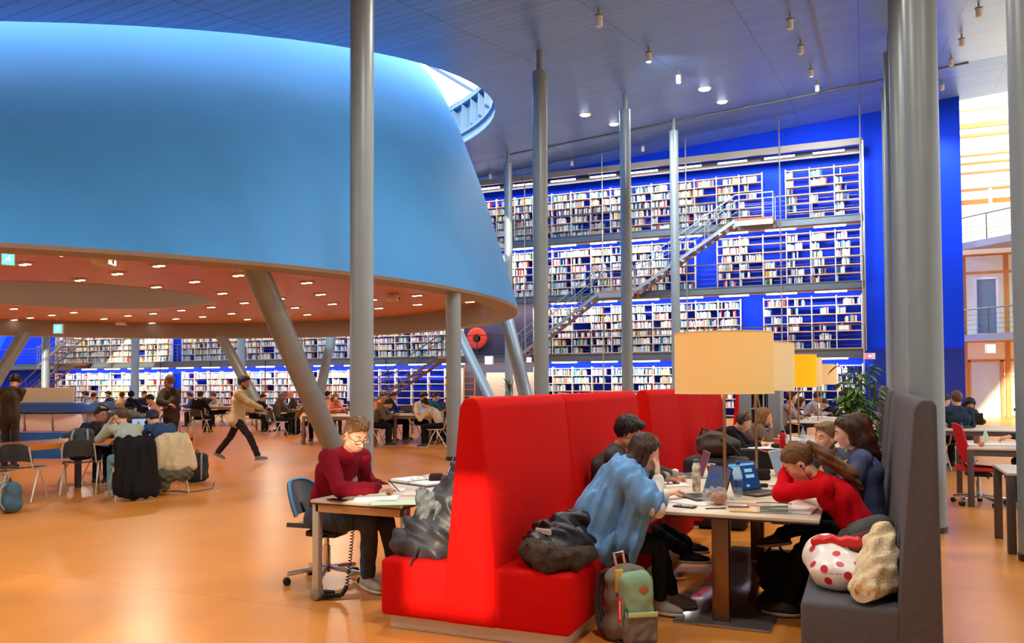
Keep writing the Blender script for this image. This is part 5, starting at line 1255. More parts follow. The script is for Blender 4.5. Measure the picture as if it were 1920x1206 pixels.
laptop('silver laptop with white keyboard in front of the woman in the blue-grey sweater', T(1492, 893), R(72), (206, 202, 196), (180, 190, 200), .5)
bottle('water bottle with green leaf print and grey cap on the near booth table', T(1306, 921), [(.03, 0), (.033, .008), (.033, .19), (.026, .21), (.024, .22)], mat('leaf_print', (196, 206, 170), .2, var=.9, vs=26), mat('cap_grey', (80, 86, 88), .4), .22, .024)
bottle('clear plastic water bottle with blue cap behind the lamp pole on the near table', T(1384, 931), pb, m_pet, m_bluecap, .235, band=(.0345, .07, .12, mat('band_blue', (60, 90, 180), .4)))
phone('dark blue phone lying at the near edge of the booth table', T(1284, 951), R(78))
# bread roll in a plastic bag
p = T(1347, 946); t = thing('bread_roll', 'orange-brown bread roll in a clear plastic bag on the booth table', 'food', p)
sdf_obj('roll', folds(union([ell((0, 0, .04), (.055, .045, .04)), ell((.0, -.01, .06), (.045, .04, .025))], .02), .004, .04, 3), (-.1, -.1, -.01), (.1, .1, .12), .005, mat('bread', (198, 120, 66), .7, var=.3, vs=20), t)
sdf_obj('bag', folds(ell((-.015, .0, .055), (.088, .065, .062)), .018, .05, 8), (-.12, -.12, 0), (.12, .12, .15), .006, mat('clear_bag', (240, 240, 240), .08, alpha=.22, spec=1.), t)
mb = MB(); mb.cb((0, 0, .003), (.2, .035, .005)); o = mb.build('sticky_strip', mat('yellow_strip', (238, 190, 80), .6)); o.location = T(1397, 960); o.rotation_euler = (0, 0, R(4)); tag(o, 'yellow paper strip by the near table edge', 'paper strip')
mb = MB(); mb.cb((0, 0, .006), (.3, .03, .012)); o = mb.build('ruler_box', mat('white_box', (236, 226, 216), .6)); o.location = T(1402, 944); o.rotation_euler = (0, 0, R(3)); tag(o, 'white flat box lying between bread roll and pencil case', 'box')
sheet('loose paper sheet between the phone and the dark laptop', T(1300, 942), R(70)); sheet('paper sheet under the sleeve of the woman in the blue blanket', T(1225, 932), R(15)); sheet('paper sheet by the leaf print bottle', T(1262, 908), R(30)); sheet('paper sheet behind the leaf print bottle', T(1330, 893), R(-10)); sheet('white writing pad under the elbow of the woman in red', T(1492, 957), R(-6), .24, .3, .012, name='writing_pad')
# clear pencil case
t = thing('pencil_case', 'clear plastic pencil case with pens on the near booth table', 'pencil case', T(1452, 962), R(4))
mb = MB(); mb.box((-.11, -.04, 0), (.11, .04, .06)); mb.build('case', mat('case_clear', (225, 230, 228), .08, alpha=.25, spec=1.), t, bevel=.018, seg=3)
mb = MB(); mb.tube([(-.11, 0, .062), (-.05, .0, .066), (.05, 0, .066), (.11, 0, .062)], .003, 6); mb.build('zipper', m_black, t)
for i, (c, y, a) in enumerate([((40, 110, 80), -.02, .05), ((60, 60, 70), .0, -.12), ((150, 170, 160), .02, .1), ((120, 80, 70), .01, .2)]):
    mb = MB(); mb.cyl((-.09, y-a*.05, .012+.008*i), (.085, y+a*.1, .014+.01*i), .005, n=8); mb.build('pencil', mat(f'pen_{i}', c, .4), t)
for i, (px, py, rz, c) in enumerate([(1385, 952, 12, (90, 60, 50)), (1420, 950, -8, (230, 120, 60)), (1342, 955, 30, (60, 60, 70))]):
    mb = MB(); mb.cyl((-.07, 0, .005), (.07, 0, .005), .0045, n=8); o = mb.build('pen', mat(f'loose_pen_{i}', c, .4)); o.location = T(px, py); o.rotation_euler = (0, 0, R(rz)); tag(o, ['brown pen beside the white flat box', 'orange pen between the white box and pencil case', 'dark pen touching the bread bag'][i], 'pen')
def pouch(lab, p, dims, col, rz=0, name='pouch', fo=.006):
    t = thing(name, lab, name.replace('_', ' '), p, rz); x, y, z = dims
    sdf_obj('body', folds(rbox((0, 0, z/2), (x/2, y/2, z/2), min(dims)*.4), fo, .06, int(x*1000)), (-x, -y, -.01), (x, y, z*1.4), .007, cloth(col), t); mb = MB(); mb.tube([(-x*.45, 0, z), (0, 0, z*1.03), (x*.45, 0, z)], .004, 6); mb.build('zipper', m_dark, t); return t
pouch('black zip pouch standing among cables on the near booth table', T(1430, 900), (.13, .07, .09), (40, 36, 40), .3)
t = thing('power_adapter', 'black power adapter with cables on the near booth table', 'adapter', T(1425, 913), .2); mb = MB(); mb.box((-.06, -.025, 0), (.06, .025, .028)); mb.build('brick', m_black, t, bevel=.006)
mb = MB(); mb.tube([(-.06, 0, .015), (-.14, .04, .006), (-.2, .1, .005)], .003, 6); mb.build('cable', m_black, t); mb = MB(); mb.tube([(.06, 0, .015), (.1, -.03, .005), (.18, -.02, .005), (.22, .05, .006), (.15, .1, .005), (.1, .06, .005), (.2, .02, .008)], .003, 6); mb.build('cable', m_black, t)
mb = MB(); mb.tube([(-.12, .1, .005), (-.02, .02, .005), (.1, -.04, .005), (.2, -.05, .005)], .0035, 6); o = mb.build('charging_cable', m_black); o.location = T(1438, 920); tag(o, 'black charging cable running towards the arm of the woman in red', 'cable')
cup('red and white paper cup behind the dark laptop', T(1333, 888), .04, .09, mat('cup_white', (238, 228, 220), .6), (.25, .8, mat('cup_red', (205, 50, 40), .6)))
mb = MB(); mb.lathe([(.03, 0), (.034, .012), (.026, .026), (.008, .033)], n=20); o = mb.build('mouse', m_white); o.location = T(1266, 886); tag(o, 'small white computer mouse beside the typing hand', 'mouse')
# second booth table
bottle('red thermos bottle with black lid on the second booth table', T(1468, 843), [(.034, 0), (.036, .01), (.036, .19), (.028, .21)], mat('thermos_red', (196, 16, 34), .35), m_black, .21, .024)
bottle('clear blue water bottle in front of the laptop on the second booth table', T(1506, 836), pb, m_pet, m_bluecap, .235)
cup('red and white paper cup beside the red thermos', T(1457, 836), .042, .095, mat('cup_white', (238, 228, 220), .6), (.3, .95, mat('cup_red', (205, 50, 40), .6)))
cup('plain cream paper cup near the bearded man', T(1506, 850), .042, .1, mat('cup_cream', (232, 214, 180), .6))
t = laptop('laptop on the second booth table with pale blue document on its screen', T(1494, 830), R(95), (130, 110, 120), (150, 180, 230), .8, win=[(.35, .2, .6, .9, (70, 90, 120))])
pouch('black pencil pouch on the second booth table before the red thermos', T(1466, 840), (.26, .09, .05), (46, 42, 44), .2)
sheet('white papers under the hand of the man in the black hoodie', T(1425, 840), R(20), .3, .4, .006); sheet('open white notebook behind the red thermos', T(1478, 822), R(10), .3, .21, .01, name='open_notebook'); sheet('white paper beside the small cup on the second table', T(1516, 830), R(40))
mb = MB(); mb.cyl((0, 0, 0), (.05, .03, .1), .006, n=8); o = mb.build('highlighter', mat('yellow_pen', (250, 190, 20), .4)); o.location = T(1425, 835, .75); tag(o, 'yellow highlighter in the hand of the man in the black hoodie', 'pen')
t = thing('juice_carton', 'small green carton next to the cream cup on the second booth table', 'carton', T(1517, 850), .3); mb = MB(); mb.box((-.03, -.03, 0), (.03, .03, .13)); mb.build('box', mat('carton_green', (110, 150, 90), .5), t, bevel=.003); mb = MB(); mb.prism([(-.03, .13), (.03, .13), (0, .16)], 1, -.03, .03); mb.build('gable', mat('carton_green', (110, 150, 90), .5), t)
sheet('white papers on the far booth table', T(1528, 782), R(20), .6, .5, .01); sheet('white open book on the far booth table by the grey-shirt man', T(1500, 784), R(-20), .42, .3, .02, name='open_book')
# study desk things
phone('black phone at the near left corner of the study desk', T(632, 939), R(75), (30, 28, 30))
sheet('white notepad stack at the near edge of the study desk', T(706, 937), R(-62), .23, .31, .014, name='notepad'); sheet('pale green folder under the notepad on the study desk', T(742, 943), R(-62), .24, .33, .003, mat('folder_green', (196, 220, 190), .6), name='folder')
sheet('beige clipboard paper lying past the notepad', T(795, 926), R(-70), .24, .32, .004, mat('paper_beige', (226, 208, 196), .7), name='clipboard_paper'); sheet('white paper under the writing hand', T(726, 919), R(-60), .2, .28, .002)
t = thing('ring_binder', 'open ring binder with thick white pages on the study desk', 'binder', T(790, 906), R(-22)); mb = MB(); mb.box((-.27, -.15, 0), (.27, .15, .006)); mb.build('cover', mat('binder_dark', (70, 66, 76), .5), t, bevel=.002)
mb = MB(); mb.box((-.25, -.14, .006), (-.012, .14, .03)); mb.build('pages', m_paper, t, bevel=.004); mb = MB(); mb.box((.012, -.14, .006), (.25, .14, .022)); mb.build('pages', m_paper, t, bevel=.004)
for k in range(4):
    y = -.105+.07*k; mb = MB(); mb.tube([(.03*math.cos(a), y, .02+.028*math.sin(a)) for a in np.linspace(0, math.pi, 9)], .003, 6); mb.build('ring', m_chrome, t)
t = thing('tablet', 'tablet propped upright with a blue picture on the study desk', 'tablet', T(834, 908), R(-62)); mb = MB(); mb.x = Matrix.Rotation(R(-20), 4, 'X'); mb.box((-.09, -.005, 0), (.09, .005, .25)); mb.build('body', m_black, t, bevel=.004)
mb = MB(); mb.x = Matrix.Rotation(R(-20), 4, 'X'); mb.box((-.08, -.007, .012), (.08, -.0055, .24)); sc_ = mb.build('screen', mat('tablet_screen', (20, 20, 30), .15, emit=(90, 120, 235), es=.8), t, smooth=False)
mb = MB(); mb.x = Matrix.Rotation(R(-20), 4, 'X'); mb.prism([(-.05, .03), (.06, .03), (.04, .12), (0, .1)], 1, -.009, -.0072); mb.prism([(-.02, .13), (.03, .12), (.035, .17)], 1, -.009, -.0072); mb.build('picture', emis('tablet_pic', (190, 215, 235), .7), sc_, smooth=False)
mb = MB(); mb.bar((0, .02, .1), (0, .1, .002), .05, .006); mb.build('stand', m_black, t)
pouch('dark pen pouch with orange lining beside the tablet', T(818, 906), (.12, .06, .08), (70, 40, 44), .6)
sheet('black calculator on the right part of the study desk', T(832, 923), R(-66), .08, .16, .014, m_black, name='calculator')
# ------------------------------------------------------------------ coats and bags
def soft(name, lab, cat, org, s, lo, hi, h, m, rz=0):
    t = thing(name, lab, cat, org, rz); sdf_obj('body', s, lo, hi, h, m, t); return t
m_shiny = mat('coat_grey_shiny', (44, 44, 50), .5, spec=.6, var=.15, vs=10, bump=.3, bs=60); m_shinyb = mat('coat_black_shiny', (26, 26, 34), .42, spec=.5, bump=.3, bs=60); m_fur = mat('fur_brown', (62, 48, 36), .95, var=.4, vs=60, bump=1., bs=120)
m_blk = mat('coat_black', (26, 25, 28), .75, bump=.3, bs=60, var=.2, vs=12)
c = (-2.66, 4.98, .455)   # grey coat on the outer seat
t = soft('winter_coat', 'dark grey shiny coat heaped on the outer red seat against the backrest', 'coat', c, folds(union([ell((-.02, 0, .08), (.24, .27, .12)), cap((-.18, -.12, .06), (.1, .0, .36), .12, .12), cap((.06, .02, .3), (.13, .1, .58), .13, .08), cap((-.24, -.15, .03), (.0, -.22, .04), .06), cap((.1, -.18, .1), (.12, -.05, .45), .08, .07)], .1), .026, .14, 5), (-.36, -.38, 0), (.26, .4, .7), .009, m_shiny)
sdf_obj('lining', folds(union([cap((-.05, -.13, .18), (-.07, -.16, .38), .055, .05), cap((-.07, -.16, .38), (.06, -.12, .33), .05, .04), cap((.06, -.12, .33), (.04, -.2, .1), .05)], .03), .014, .06, 7), (-.25, -.36, .02), (.25, .1, .55), .008, mat('lining_silver', (92, 100, 104), .55, spec=.4), t)
mb = MB(); mb.tube([(-.02, -.3, .06), (-.02, -.37, .02), (-.03, -.4, -.03)], .008, 8); mb.build('drawcord', m_black, t)
c = (-1.83, 4.98, .455)
t = soft('winter_coat', 'black jacket with brown fur hood lying on the inner red seat', 'coat', c, folds(union([ell((-.02, .05, .1), (.2, .28, .12)), cap((-.08, .1, .15), (.05, .25, .2), .08), cap((.08, .2, .12), (.16, .42, .06), .07, .05)], .08), .03, .13, 15), (-.26, -.36, 0), (.3, .6, .4), .009, m_shinyb)
sdf_obj('fur_trim', folds(union([cap((-.1, -.22, .09), (.05, -.3, .07), .07, .08), cap((.05, -.3, .07), (.17, -.2, .06), .08, .065), cap((.17, -.2, .06), (.2, .05, .05), .06, .05), cap((-.1, -.22, .09), (-.02, -.1, .13), .06, .05)], .05), .009, .075, 2), (-.25, -.45, -.01), (.34, .3, .3), .008, m_fur, t)
mb = MB(); mb.x = Matrix.Rotation(R(-20), 4, 'Z'); mb.cb((-.0, -.14, .2), (.12, .012, .03)); mb.build('neck_label', mat('tag_white', (220, 210, 205), .7), t)
# green and grey backpack on the floor
bp = (-1.37, 5.0, 0); t = thing('backpack', 'green and grey backpack with red and green tags standing against the red bench', 'backpack', bp, R(34))
mg_ = mat('canvas_grey', (120, 112, 100), .85, bump=.3, bs=200); mgr = mat('canvas_green', (142, 180, 148), .85, var=.12, vs=10, bump=.3, bs=200); mdk = mat('canvas_dark', (72, 66, 62), .85, bump=.3, bs=200)
sdf_obj('main_bag', folds(union([rbox((0, .03, .2), (.145, .07, .2), .07), ell((0, .03, .38), (.12, .065, .08)), ell((0, 0, .08), (.155, .11, .09))], .05), .008, .12, 4), (-.2, -.16, -.01), (.2, .18, .52), .007, mg_, t)
sdf_obj('front_pocket', folds(union([rbox((.02, -.085, .24), (.105, .05, .17), .05), ell((.02, -.085, .38), (.09, .045, .06))], .04), .006, .1, 6), (-.14, -.17, .02), (.2, .0, .5), .006, mgr, t)
sdf_obj('lower_pocket', folds(rbox((.03, -.115, .1), (.11, .04, .095), .04), .006, .08, 7), (-.14, -.2, -.01), (.2, .0, .25), .006, mg_, t)
mb = MB(); mb.x = Matrix.Translation((.05, -.14, .335)) @ Matrix.Rotation(R(45), 4, 'Y'); mb.cb((0, 0, 0), (.048, .008, .048)); mb.build('leather_patch', mat('leather', (168, 106, 56), .6), t, bevel=.003)
mb = MB(); mb.cb((.035, -.158, .19), (.19, .012, .03)); mb.build('pocket_trim', mat('trim_lime', (190, 206, 150), .8), t, bevel=.004)
for nm, x, c_, z0 in (('red_tag', -.105, (210, 24, 30), .16), ('green_tag', -.065, (40, 104, 66), .09)):
    mb = MB(); mb.cb((x, -.135, z0+.06), (.026, .006, .15)); tg = mb.build(nm, mat(nm, c_, .6), t, bevel=.003); mb = MB(); mb.cb((x, -.139, z0+.06), (.007, .003, .11)); mb.build('tag_print', mat('tag_text', (226, 200, 196), .7), tg); mb = MB(); mb.tube([(x, -.135, z0+.135), (x-.005, -.12, z0+.19)], .003, 6); mb.build('cord', m_alu, tg)
for x in (-.16, -.13):
    mb = MB(); mb.tube([(x+.06, .07, .42), (x, .11, .38), (x-.02, .12, .2), (x-.01, .08, .06), (x+.03, .02, .02)], .014, 8); mb.build('shoulder_strap', mdk, t)
mb = MB(); mb.tube([(-.06, .05, .43), (-.08, .05, .52), (-.02, .06, .53), (.0, .06, .43)], .009, 8); mb.build('carry_loop', mat('loop_peach', (224, 190, 170), .8), t)
mb = MB(); mb.tube([(-.1, -.06, .012), (-.05, -.14, .008), (.06, -.2, .008), (.12, -.24, .008)], .009, 6); mb.build('loose_strap', mdk, t)
mb = MB(); mb.box((-.1, -.05, .3), (-.05, -.03, .44)); mb.build('yellow_book', mat('book_yellow', (226, 176, 50), .6), t, bevel=.002)
# grey bench: plastic bag, fleece, jackets
t = soft('plastic_bag', 'white plastic shopping bag with red dots lying on the grey bench', 'bag', (-.16, 4.98, .455), folds(union([ell((.02, -.05, .09), (.17, .17, .11)), ell((-.06, .1, .13), (.13, .15, .12)), cap((-.12, .2, .12), (-.05, .3, .16), .06, .03)], .06), .012, .14, 33), (-.3, -.3, 0), (.3, .42, .34), .007, mat('bag_white', (232, 226, 220), .3, spec=.6))
tb_ = t
def sdf_pt(o, x, z, y0=-.4):
    """front surface point of the bag seen from -y"""
    dg = bpy.context.evaluated_depsgraph_get(); ob = o.children[0]; hit, loc, no, _ = ob.ray_cast(Vector((x, y0, z)), Vector((0, 1, 0))); return (loc, no) if hit else (None, None)
bpy.context.view_layer.update()
for k, (x, z) in enumerate([(-.06, .12), (.02, .15), (.06, .1), (-.04, .06), (.11, .15), (-.12, .13), (-.13, .19), (.0, .19)]):
    loc, no = sdf_pt(tb_, x, z)
    if loc is None: continue
    mb = MB(); q = loc+no*.002; mb.cyl(tuple(q-no*.003), tuple(q), .021, n=18); mb.build('red_dot', mat('dot_red', (206, 20, 40), .4), tb_)
loc, no = sdf_pt(tb_, .02, .1)
if loc is not None:
    def text(body, size, loc_, rot, m, parent, name='lettering'):
        cu = bpy.data.curves.new(name, 'FONT'); cu.body = body; cu.size = size; cu.extrude = .0008; cu.align_x = 'CENTER'; cu.materials.append(m)
        o = bpy.data.objects.new(name, cu); me_ = bpy.data.meshes.new_from_object(o); bpy.data.objects.remove(o); o = link(name, me_); o.location = loc_; o.rotation_euler = rot; o.parent = parent; return o
    text('2 kilo herbruikbaar', .018, tuple(loc+no*.012), (R(62), 0, R(6)), mat('text_maroon', (150, 30, 50), .5), tb_)
sdf_obj('red_flap', folds(cap((-.1, .02, .23), (.1, .05, .235), .035, .03), .006, .09, 3), (-.2, -.1, .15), (.2, .15, .32), .006, mat('bag_red', (214, 36, 34), .35), tb_)
m_fl = mat('fleece_cream', (232, 208, 168), .95, var=.15, vs=50, bump=.9, bs=110)
t = soft('fleece_jacket', 'cream fleece jacket with open sleeve lying on the grey bench by its backrest', 'jacket', (.04, 4.78, .455), folds(union([ell((.0, .1, .1), (.1, .22, .11)), cap((-.05, -.12, .07), (.02, .1, .2), .075, .09), cap((.02, .1, .2), (.04, .2, .29), .08, .07), cap((.05, .0, .08), (.06, .25, .1), .06)], .05), .014, .09, 12), (-.2, -.25, 0), (.13, .4, .42), .007, m_fl)
mb = MB(); mb.x = Matrix.Translation((-.065, -.178, .06)) @ Matrix.Rotation(R(62), 4, 'X') @ Matrix.Rotation(R(-14), 4, 'Y'); mb.lathe([(.058, 0), (.062, .012), (.04, .014), (.036, -.02)], n=24, cap=True); mb.build('sleeve_opening', mat('sleeve_lining', (196, 160, 130), .9), t)
t = soft('rain_jacket', 'dark green jacket with maroon lining piled behind the fleece on the grey bench', 'jacket', (-.02, 5.33, .455), folds(union([ell((0, 0, .14), (.16, .16, .15)), cap((-.14, -.05, .12), (.1, .02, .27), .06, .05)], .06), .03, .12, 22), (-.26, -.25, 0), (.15, .25, .42), .008, mat('jacket_dark_green', (44, 44, 42), .7, bump=.3, bs=80))
mb = MB(); mb.x = Matrix.Translation((-.0, -.18, .22)) @ Matrix.Rotation(R(-22), 4, 'Y') @ Matrix.Rotation(R(-18), 4, 'X'); mb.cb((0, 0, 0), (.17, .03, .1)); mp_ = mb.build('maroon_panel', mat('maroon_cloth', (116, 46, 48), .8), t, bevel=.014); mb = MB(); mb.x = Matrix.Translation((.04, -.205, .24)) @ Matrix.Rotation(R(-18), 4, 'Y'); mb.cb((0, 0, 0), (.045, .006, .03)); mb.build('white_label', mat('tag_white', (220, 210, 205), .7), mp_)
mb = MB(); mb.x = Matrix.Translation((.08, -.12, .22)); mb.tube([(-.05, 0, 0), (0, -.02, .02), (.04, 0, .01)], .018, 8); mb.build('green_hem', mat('hem_green', (150, 160, 110), .8), t)
# black bag under the table, dark backpack on the red bench
t = soft('tote_bag', 'black bag slumped on the floor under the near booth table', 'bag', (-.62, 6.45, 0), folds(union([ell((0, 0, .16), (.15, .14, .17)), ell((.1, -.08, .1), (.14, .12, .12))], .08), .02, .14, 9), (-.24, -.28, 0), (.3, .22, .4), .01, mat('bag_black', (20, 18, 22), .8, bump=.3, bs=90)); mb = MB(); mb.tube([(-.08, 0, .3), (-.02, .02, .4), (.05, .0, .3)], .012, 8); mb.build('handle', m_black, t)
bq = atd(1347, 846, 9.0); t = soft('backpack', 'dark brown-grey backpack lying at the far end of the red bench', 'backpack', (bq[0], bq[1], .9-.13), folds(union([ell((0, 0, .12), (.24, .16, .14)), ell((-.1, -.03, .16), (.12, .1, .11))], .06), .014, .14, 19), (-.32, -.24, -.04), (.32, .24, .34), .011, mat('pack_olive', (72, 64, 54), .85, bump=.3, bs=120)); mb = MB(); mb.tube([(-.2, -.05, .2), (-.16, -.06, .31), (-.08, -.04, .28)], .012, 8); mb.build('carry_loop', m_black, t); mb = MB(); mb.tube([(.05, -.14, .2), (.16, -.14, .12), (.24, -.1, .02)], .014, 8); mb.build('shoulder_strap', m_black, t)
mb = MB(); mb.box((-.33, -.24, 0), (.33, .24, .74)); o = mb.build('bag_stool', mat('stool_black', (24, 24, 28), .7), bevel=.05, seg=3); o.location = (bq[0]-.02, bq[1], 0.02); tag(o, 'black padded block stool carrying the dark backpack at the bench end', 'stool')
cq = atd(1428, 862, 9.6); t = thing('padded_chair', 'black padded chair with a pink strap turned away at the second booth table', 'chair', (cq[0], cq[1], 0), R(8))
mb = MB(); mb.box((-.27, -.03, .42), (.27, .04, .8)); mb.build('backrest', mat('stool_black', (24, 24, 28), .7), t, bevel=.035, seg=3); mb = MB(); mb.box((-.26, .03, .38), (.26, .5, .46)); mb.build('seat', mat('stool_black', (24, 24, 28), .7), t, bevel=.03)
for x in (-.22, .22):
    for y in (.03, .45): mb = MB(); mb.cyl((x, y, 0), (x, y, .4), .013, n=10); mb.build('leg', m_chrome, t)
mb = MB(); mb.tube([(-.02, -.045, .79), (.05, -.05, .765), (.16, -.045, .78)], .009, 8); mb.build('pink_strap', mat('strap_pink', (236, 60, 80), .6), t)
# ------------------------------------------------------------------ left group extras
def chair_at(px, py, face, lab, grp='chairs at the long table'):
    p = atz(px, py, 0); return stack_chair(lab, p, -R(face), grp)
c1 = chair_at(40, 938, 330, 'empty dark chair pulled out at the long table, facing it'); c2 = chair_at(152, 924, 318, 'empty dark chair with a grey backpack hung on it at the long table'); c3 = chair_at(-22, 950, 335, 'chair with a khaki coat cut off by the photo edge')
def coat_on(chair, face, lab, col, sd, name='coat', wide=.24, low=.12, drop=0, m=None):
    fw, rt = hdir(face); o = V3(*chair); t = thing(name, lab, 'coat', (o[0], o[1], 0))
    b = -fw*.27
    P = [cap(b+rt*-.17+V3(0, 0, .8), b+rt*.17+V3(0, 0, .8), .06), cap(b*1.15+V3(0, 0, .72), b*1.25+V3(0, 0, low+.12), .09, .11, rt, 2.3), cap(b*1.2+rt*.2+V3(0, 0, .72), b*1.25+rt*.24+V3(0, 0, low+.08), .06, .05), cap(b*1.2-rt*.2+V3(0, 0, .72), b*1.25-rt*.22+V3(0, 0, low+.2), .06, .05), cap(b*.5+V3(0, 0, .78), b+V3(0, 0, .8), .05, .06, rt, 3)]
    s = folds(union(P, .06), .022, .13, sd, V3(0, 0, 1)); sdf_obj('body', s, b-.45+V3(0, 0, .42), b+.45+V3(0, 0, .55), .012, m or cloth(col), t); return t
coat_on(JG['org']+hdir(290)[0]*.04, 300, 'black coat draped over the chair of the man in pale grey-green', (30, 30, 32), 3, low=.02)
tj = coat_on(JC['org']+hdir(284)[0]*.04, 300, 'beige jacket with green lower part draped over the chair of the blue cap man', (206, 188, 150), 6, low=.3)
fw, rt = hdir(300); b_ = -fw*.34; sdf_obj('green_lower', folds(union([cap(b_*1.05+rt*-.15+V3(0, 0, .3), b_*1.05+rt*.15+V3(0, 0, .3), .1), cap(b_*1.05-rt*.12+V3(0, 0, .25), b_*1.05-rt*.12+V3(0, 0, .14), .07)], .05), .02, .1, 8), b_-.4+V3(0, 0, .3), b_+.4+V3(0, 0, .3), .012, cloth((92, 92, 78)), tj)
coat_on(V3(*c3.location), 335, 'khaki coat with dark hem draped on the chair at the photo edge', (146, 134, 108), 11, low=.2)
def packon(p, rz, lab, col, sc=1., name='backpack', lying=False):
    t = thing(name, lab, 'backpack', p, rz); s_ = folds(union([rbox((0, 0, .22*sc), (.15*sc, .1*sc, .21*sc), .08*sc), ell((0, -.08*sc, .16*sc), (.12*sc, .07*sc, .14*sc))], .05), .012, .13, 14)
    sdf_obj('main_bag', s_, (-.3*sc, -.3*sc, 0), (.3*sc, .3*sc, .5*sc), .012, cloth(col), t)
    for x in (-.08, .08): mb = MB(); mb.tube([(x*sc, -.1*sc, .42*sc), (x*1.2*sc, -.17*sc, .34*sc), (x*1.2*sc, -.17*sc, .16*sc), (x*sc, -.11*sc, .06*sc)], .014*sc, 8); mb.build('shoulder_strap', mat('strap_grey', (150, 156, 158), .7), t)
    mb = MB(); mb.tube([(-.04*sc, -.02, .42*sc), (0, -.02, .48*sc), (.04*sc, -.02, .42*sc)], .01, 8); mb.build('carry_loop', m_black, t); return t
q = V3(*c2.location); fw, rt = hdir(318); packon(q+fw*.02+V3(0, 0, .468), -R(318), 'grey backpack with pale straps on the seat of the empty chair', (72, 78, 82), 1.1)
packon(atz(370, 905, 0), R(30), 'dark grey backpack on the floor beside the beige jacket chair', (58, 60, 62), 1.1)
packon(atz(22, 962, 0), R(-20), 'blue denim bag on the floor under the khaki coat', (76, 108, 126), .9)
bottle('small bottle with green lower half and white top on the long table', lt(3.0, .38), [(.034, 0), (.036, .01), (.036, .1), (.036, .16), (.018, .2)], mat('bottle_green', (90, 210, 80), .3), mat('cap_lime', (120, 230, 110), .4), .2, .02, band=(.0365, .1, .165, m_white))
p = lt(3.0, .22); laptop('open laptop with a white page on screen before the man in pale grey-green', p, R(-322)+R(12), (60, 64, 72), (170, 186, 235), 1., win=[(.1, .1, .9, .86, (196, 206, 240))], w=.4, d=.27)
t = soft('bag', 'black bag lying on the long table beside the green bottle', 'bag', lt(2.35, .45), folds(ell((0, 0, .1), (.28, .17, .12)), .02, .14, 41), (-.36, -.26, 0), (.36, .26, .3), .013, m_blk); mb = MB(); mb.tube([(.1, -.12, .16), (.22, -.16, .08), (.3, -.2, .02)], .012, 8); mb.build('strap', m_black, t)
sheet('bright sheet on the long table next to the laptop with the white page', lt(3.55, .62), R(-30)); sheet('bright sheet on the long table before the man in the blue cap', lt(Lw-.6, .25), R(-30))
bottle('clear water bottle with blue label at the end of the long table', lt(Lw-.25, .5), pb, m_pet, m_bluecap, .235, band=(.0345, .06, .14, mat('band_teal', (90, 170, 200), .4)))
bottle('tall clear bottle beside the other at the end of the long table', lt(Lw-.18, .68), pb, m_pet, m_white, .235)
mb = MB(); mb.lathe([(.03, .0), (.028, .004), (.005, .01)], n=14); o = mb.build('floor_scrap', mat('lid_blue', (150, 180, 220), .4)); o.location = tuple(atz(408, 921, 0)); tag(o, 'small pale blue round scrap lying on the open floor', 'scrap')
mb = MB(); mb.tube([tuple(atz(x, y, .006)) for x, y in ((305, 922), (335, 921), (352, 923), (372, 921), (398, 916), (402, 905))], .006, 6); o = mb.build('floor_cable', m_black); tag(o, 'thin black cable on the floor behind the beige jacket chair', 'cable')
t = thing('trolley', 'slim silver rack trolley beside the bald standing man', 'trolley', (*atd(345, 790, 13.9)[:2], 0), .4)
for x in (-.1, .1):
    for y in (-.1, .1): mb = MB(); mb.cyl((x, y, 0), (x*1.25, y*1.25, .93), .012, n=8); mb.build('pole', m_chrome, t)
for z in (.2, .6): mb = MB(); mb.cb((0, 0, z), (.24, .24, .02)); mb.build('tray', m_alu, t)
# coats in the middle hall
p = atz(828, 832, 0); coat_on((p[0], p[1]+.3, 0), 300, 'big black coat draped over the chair of the cream sweater student', (28, 28, 30), 17, low=-.07)
p = atz(552, 816, 0); packon(p, .3, 'black bag on the floor beside the brown coat student', (24, 24, 26), 1.2)
p = atz(620, 816, 0); packon(p, 0, 'black bag on the floor behind the thick slanted support', (26, 26, 30), 1.1)
p = atz(392, 782, 0); coat_on((p[0]-.2, p[1]+.2, 0), 350, 'black coat hanging on the chair of the person in black', (30, 28, 30), 27, low=.1)
for px, py, rz, sc_c, lab in [(772, 776, 20, (90, 160, 250), 'small laptop with bright blue screen on the hall table of the four students'), (760, 772, 200, (70, 110, 220), 'blue laptop seen from behind on the hall table'), (825, 772, 190, (190, 200, 210), 'white laptop before the teal shirt student'), (640, 768, 160, (110, 170, 240), 'laptop with light blue screen before the salmon top student'), (505, 764, 150, (120, 80, 50), 'brown laptop before the student in the black jacket'), (700, 772, 200, (120, 170, 230), 'laptop at the left of the four students table'), (165, 752, 190, (90, 120, 220), 'laptop with blue screen on the far table')]:
    r_ = {772: (-10.9, 19.3), 760: (-12.3, 22.9), 825: (-11.2, 22.7), 640: (-16.2, 23.8), 505: (-17.6, 22.5), 700: (-11.7, 19.8), 165: (-27.5, 25.3)}[px]; laptop(lab, (r_[0], r_[1], ZT), R(rz), (70, 72, 90), sc_c, .9)
sheet('open white book on the four students table', (-11.4, 19.1, ZT), .2, .42, .3, .02, name='open_book'); sheet('lime green notebook on the hall table by the slanted support', (-12.9, 17.9, ZT), .2, .2, .28, .01, mat('lime', (150, 220, 60), .6), name='notebook')
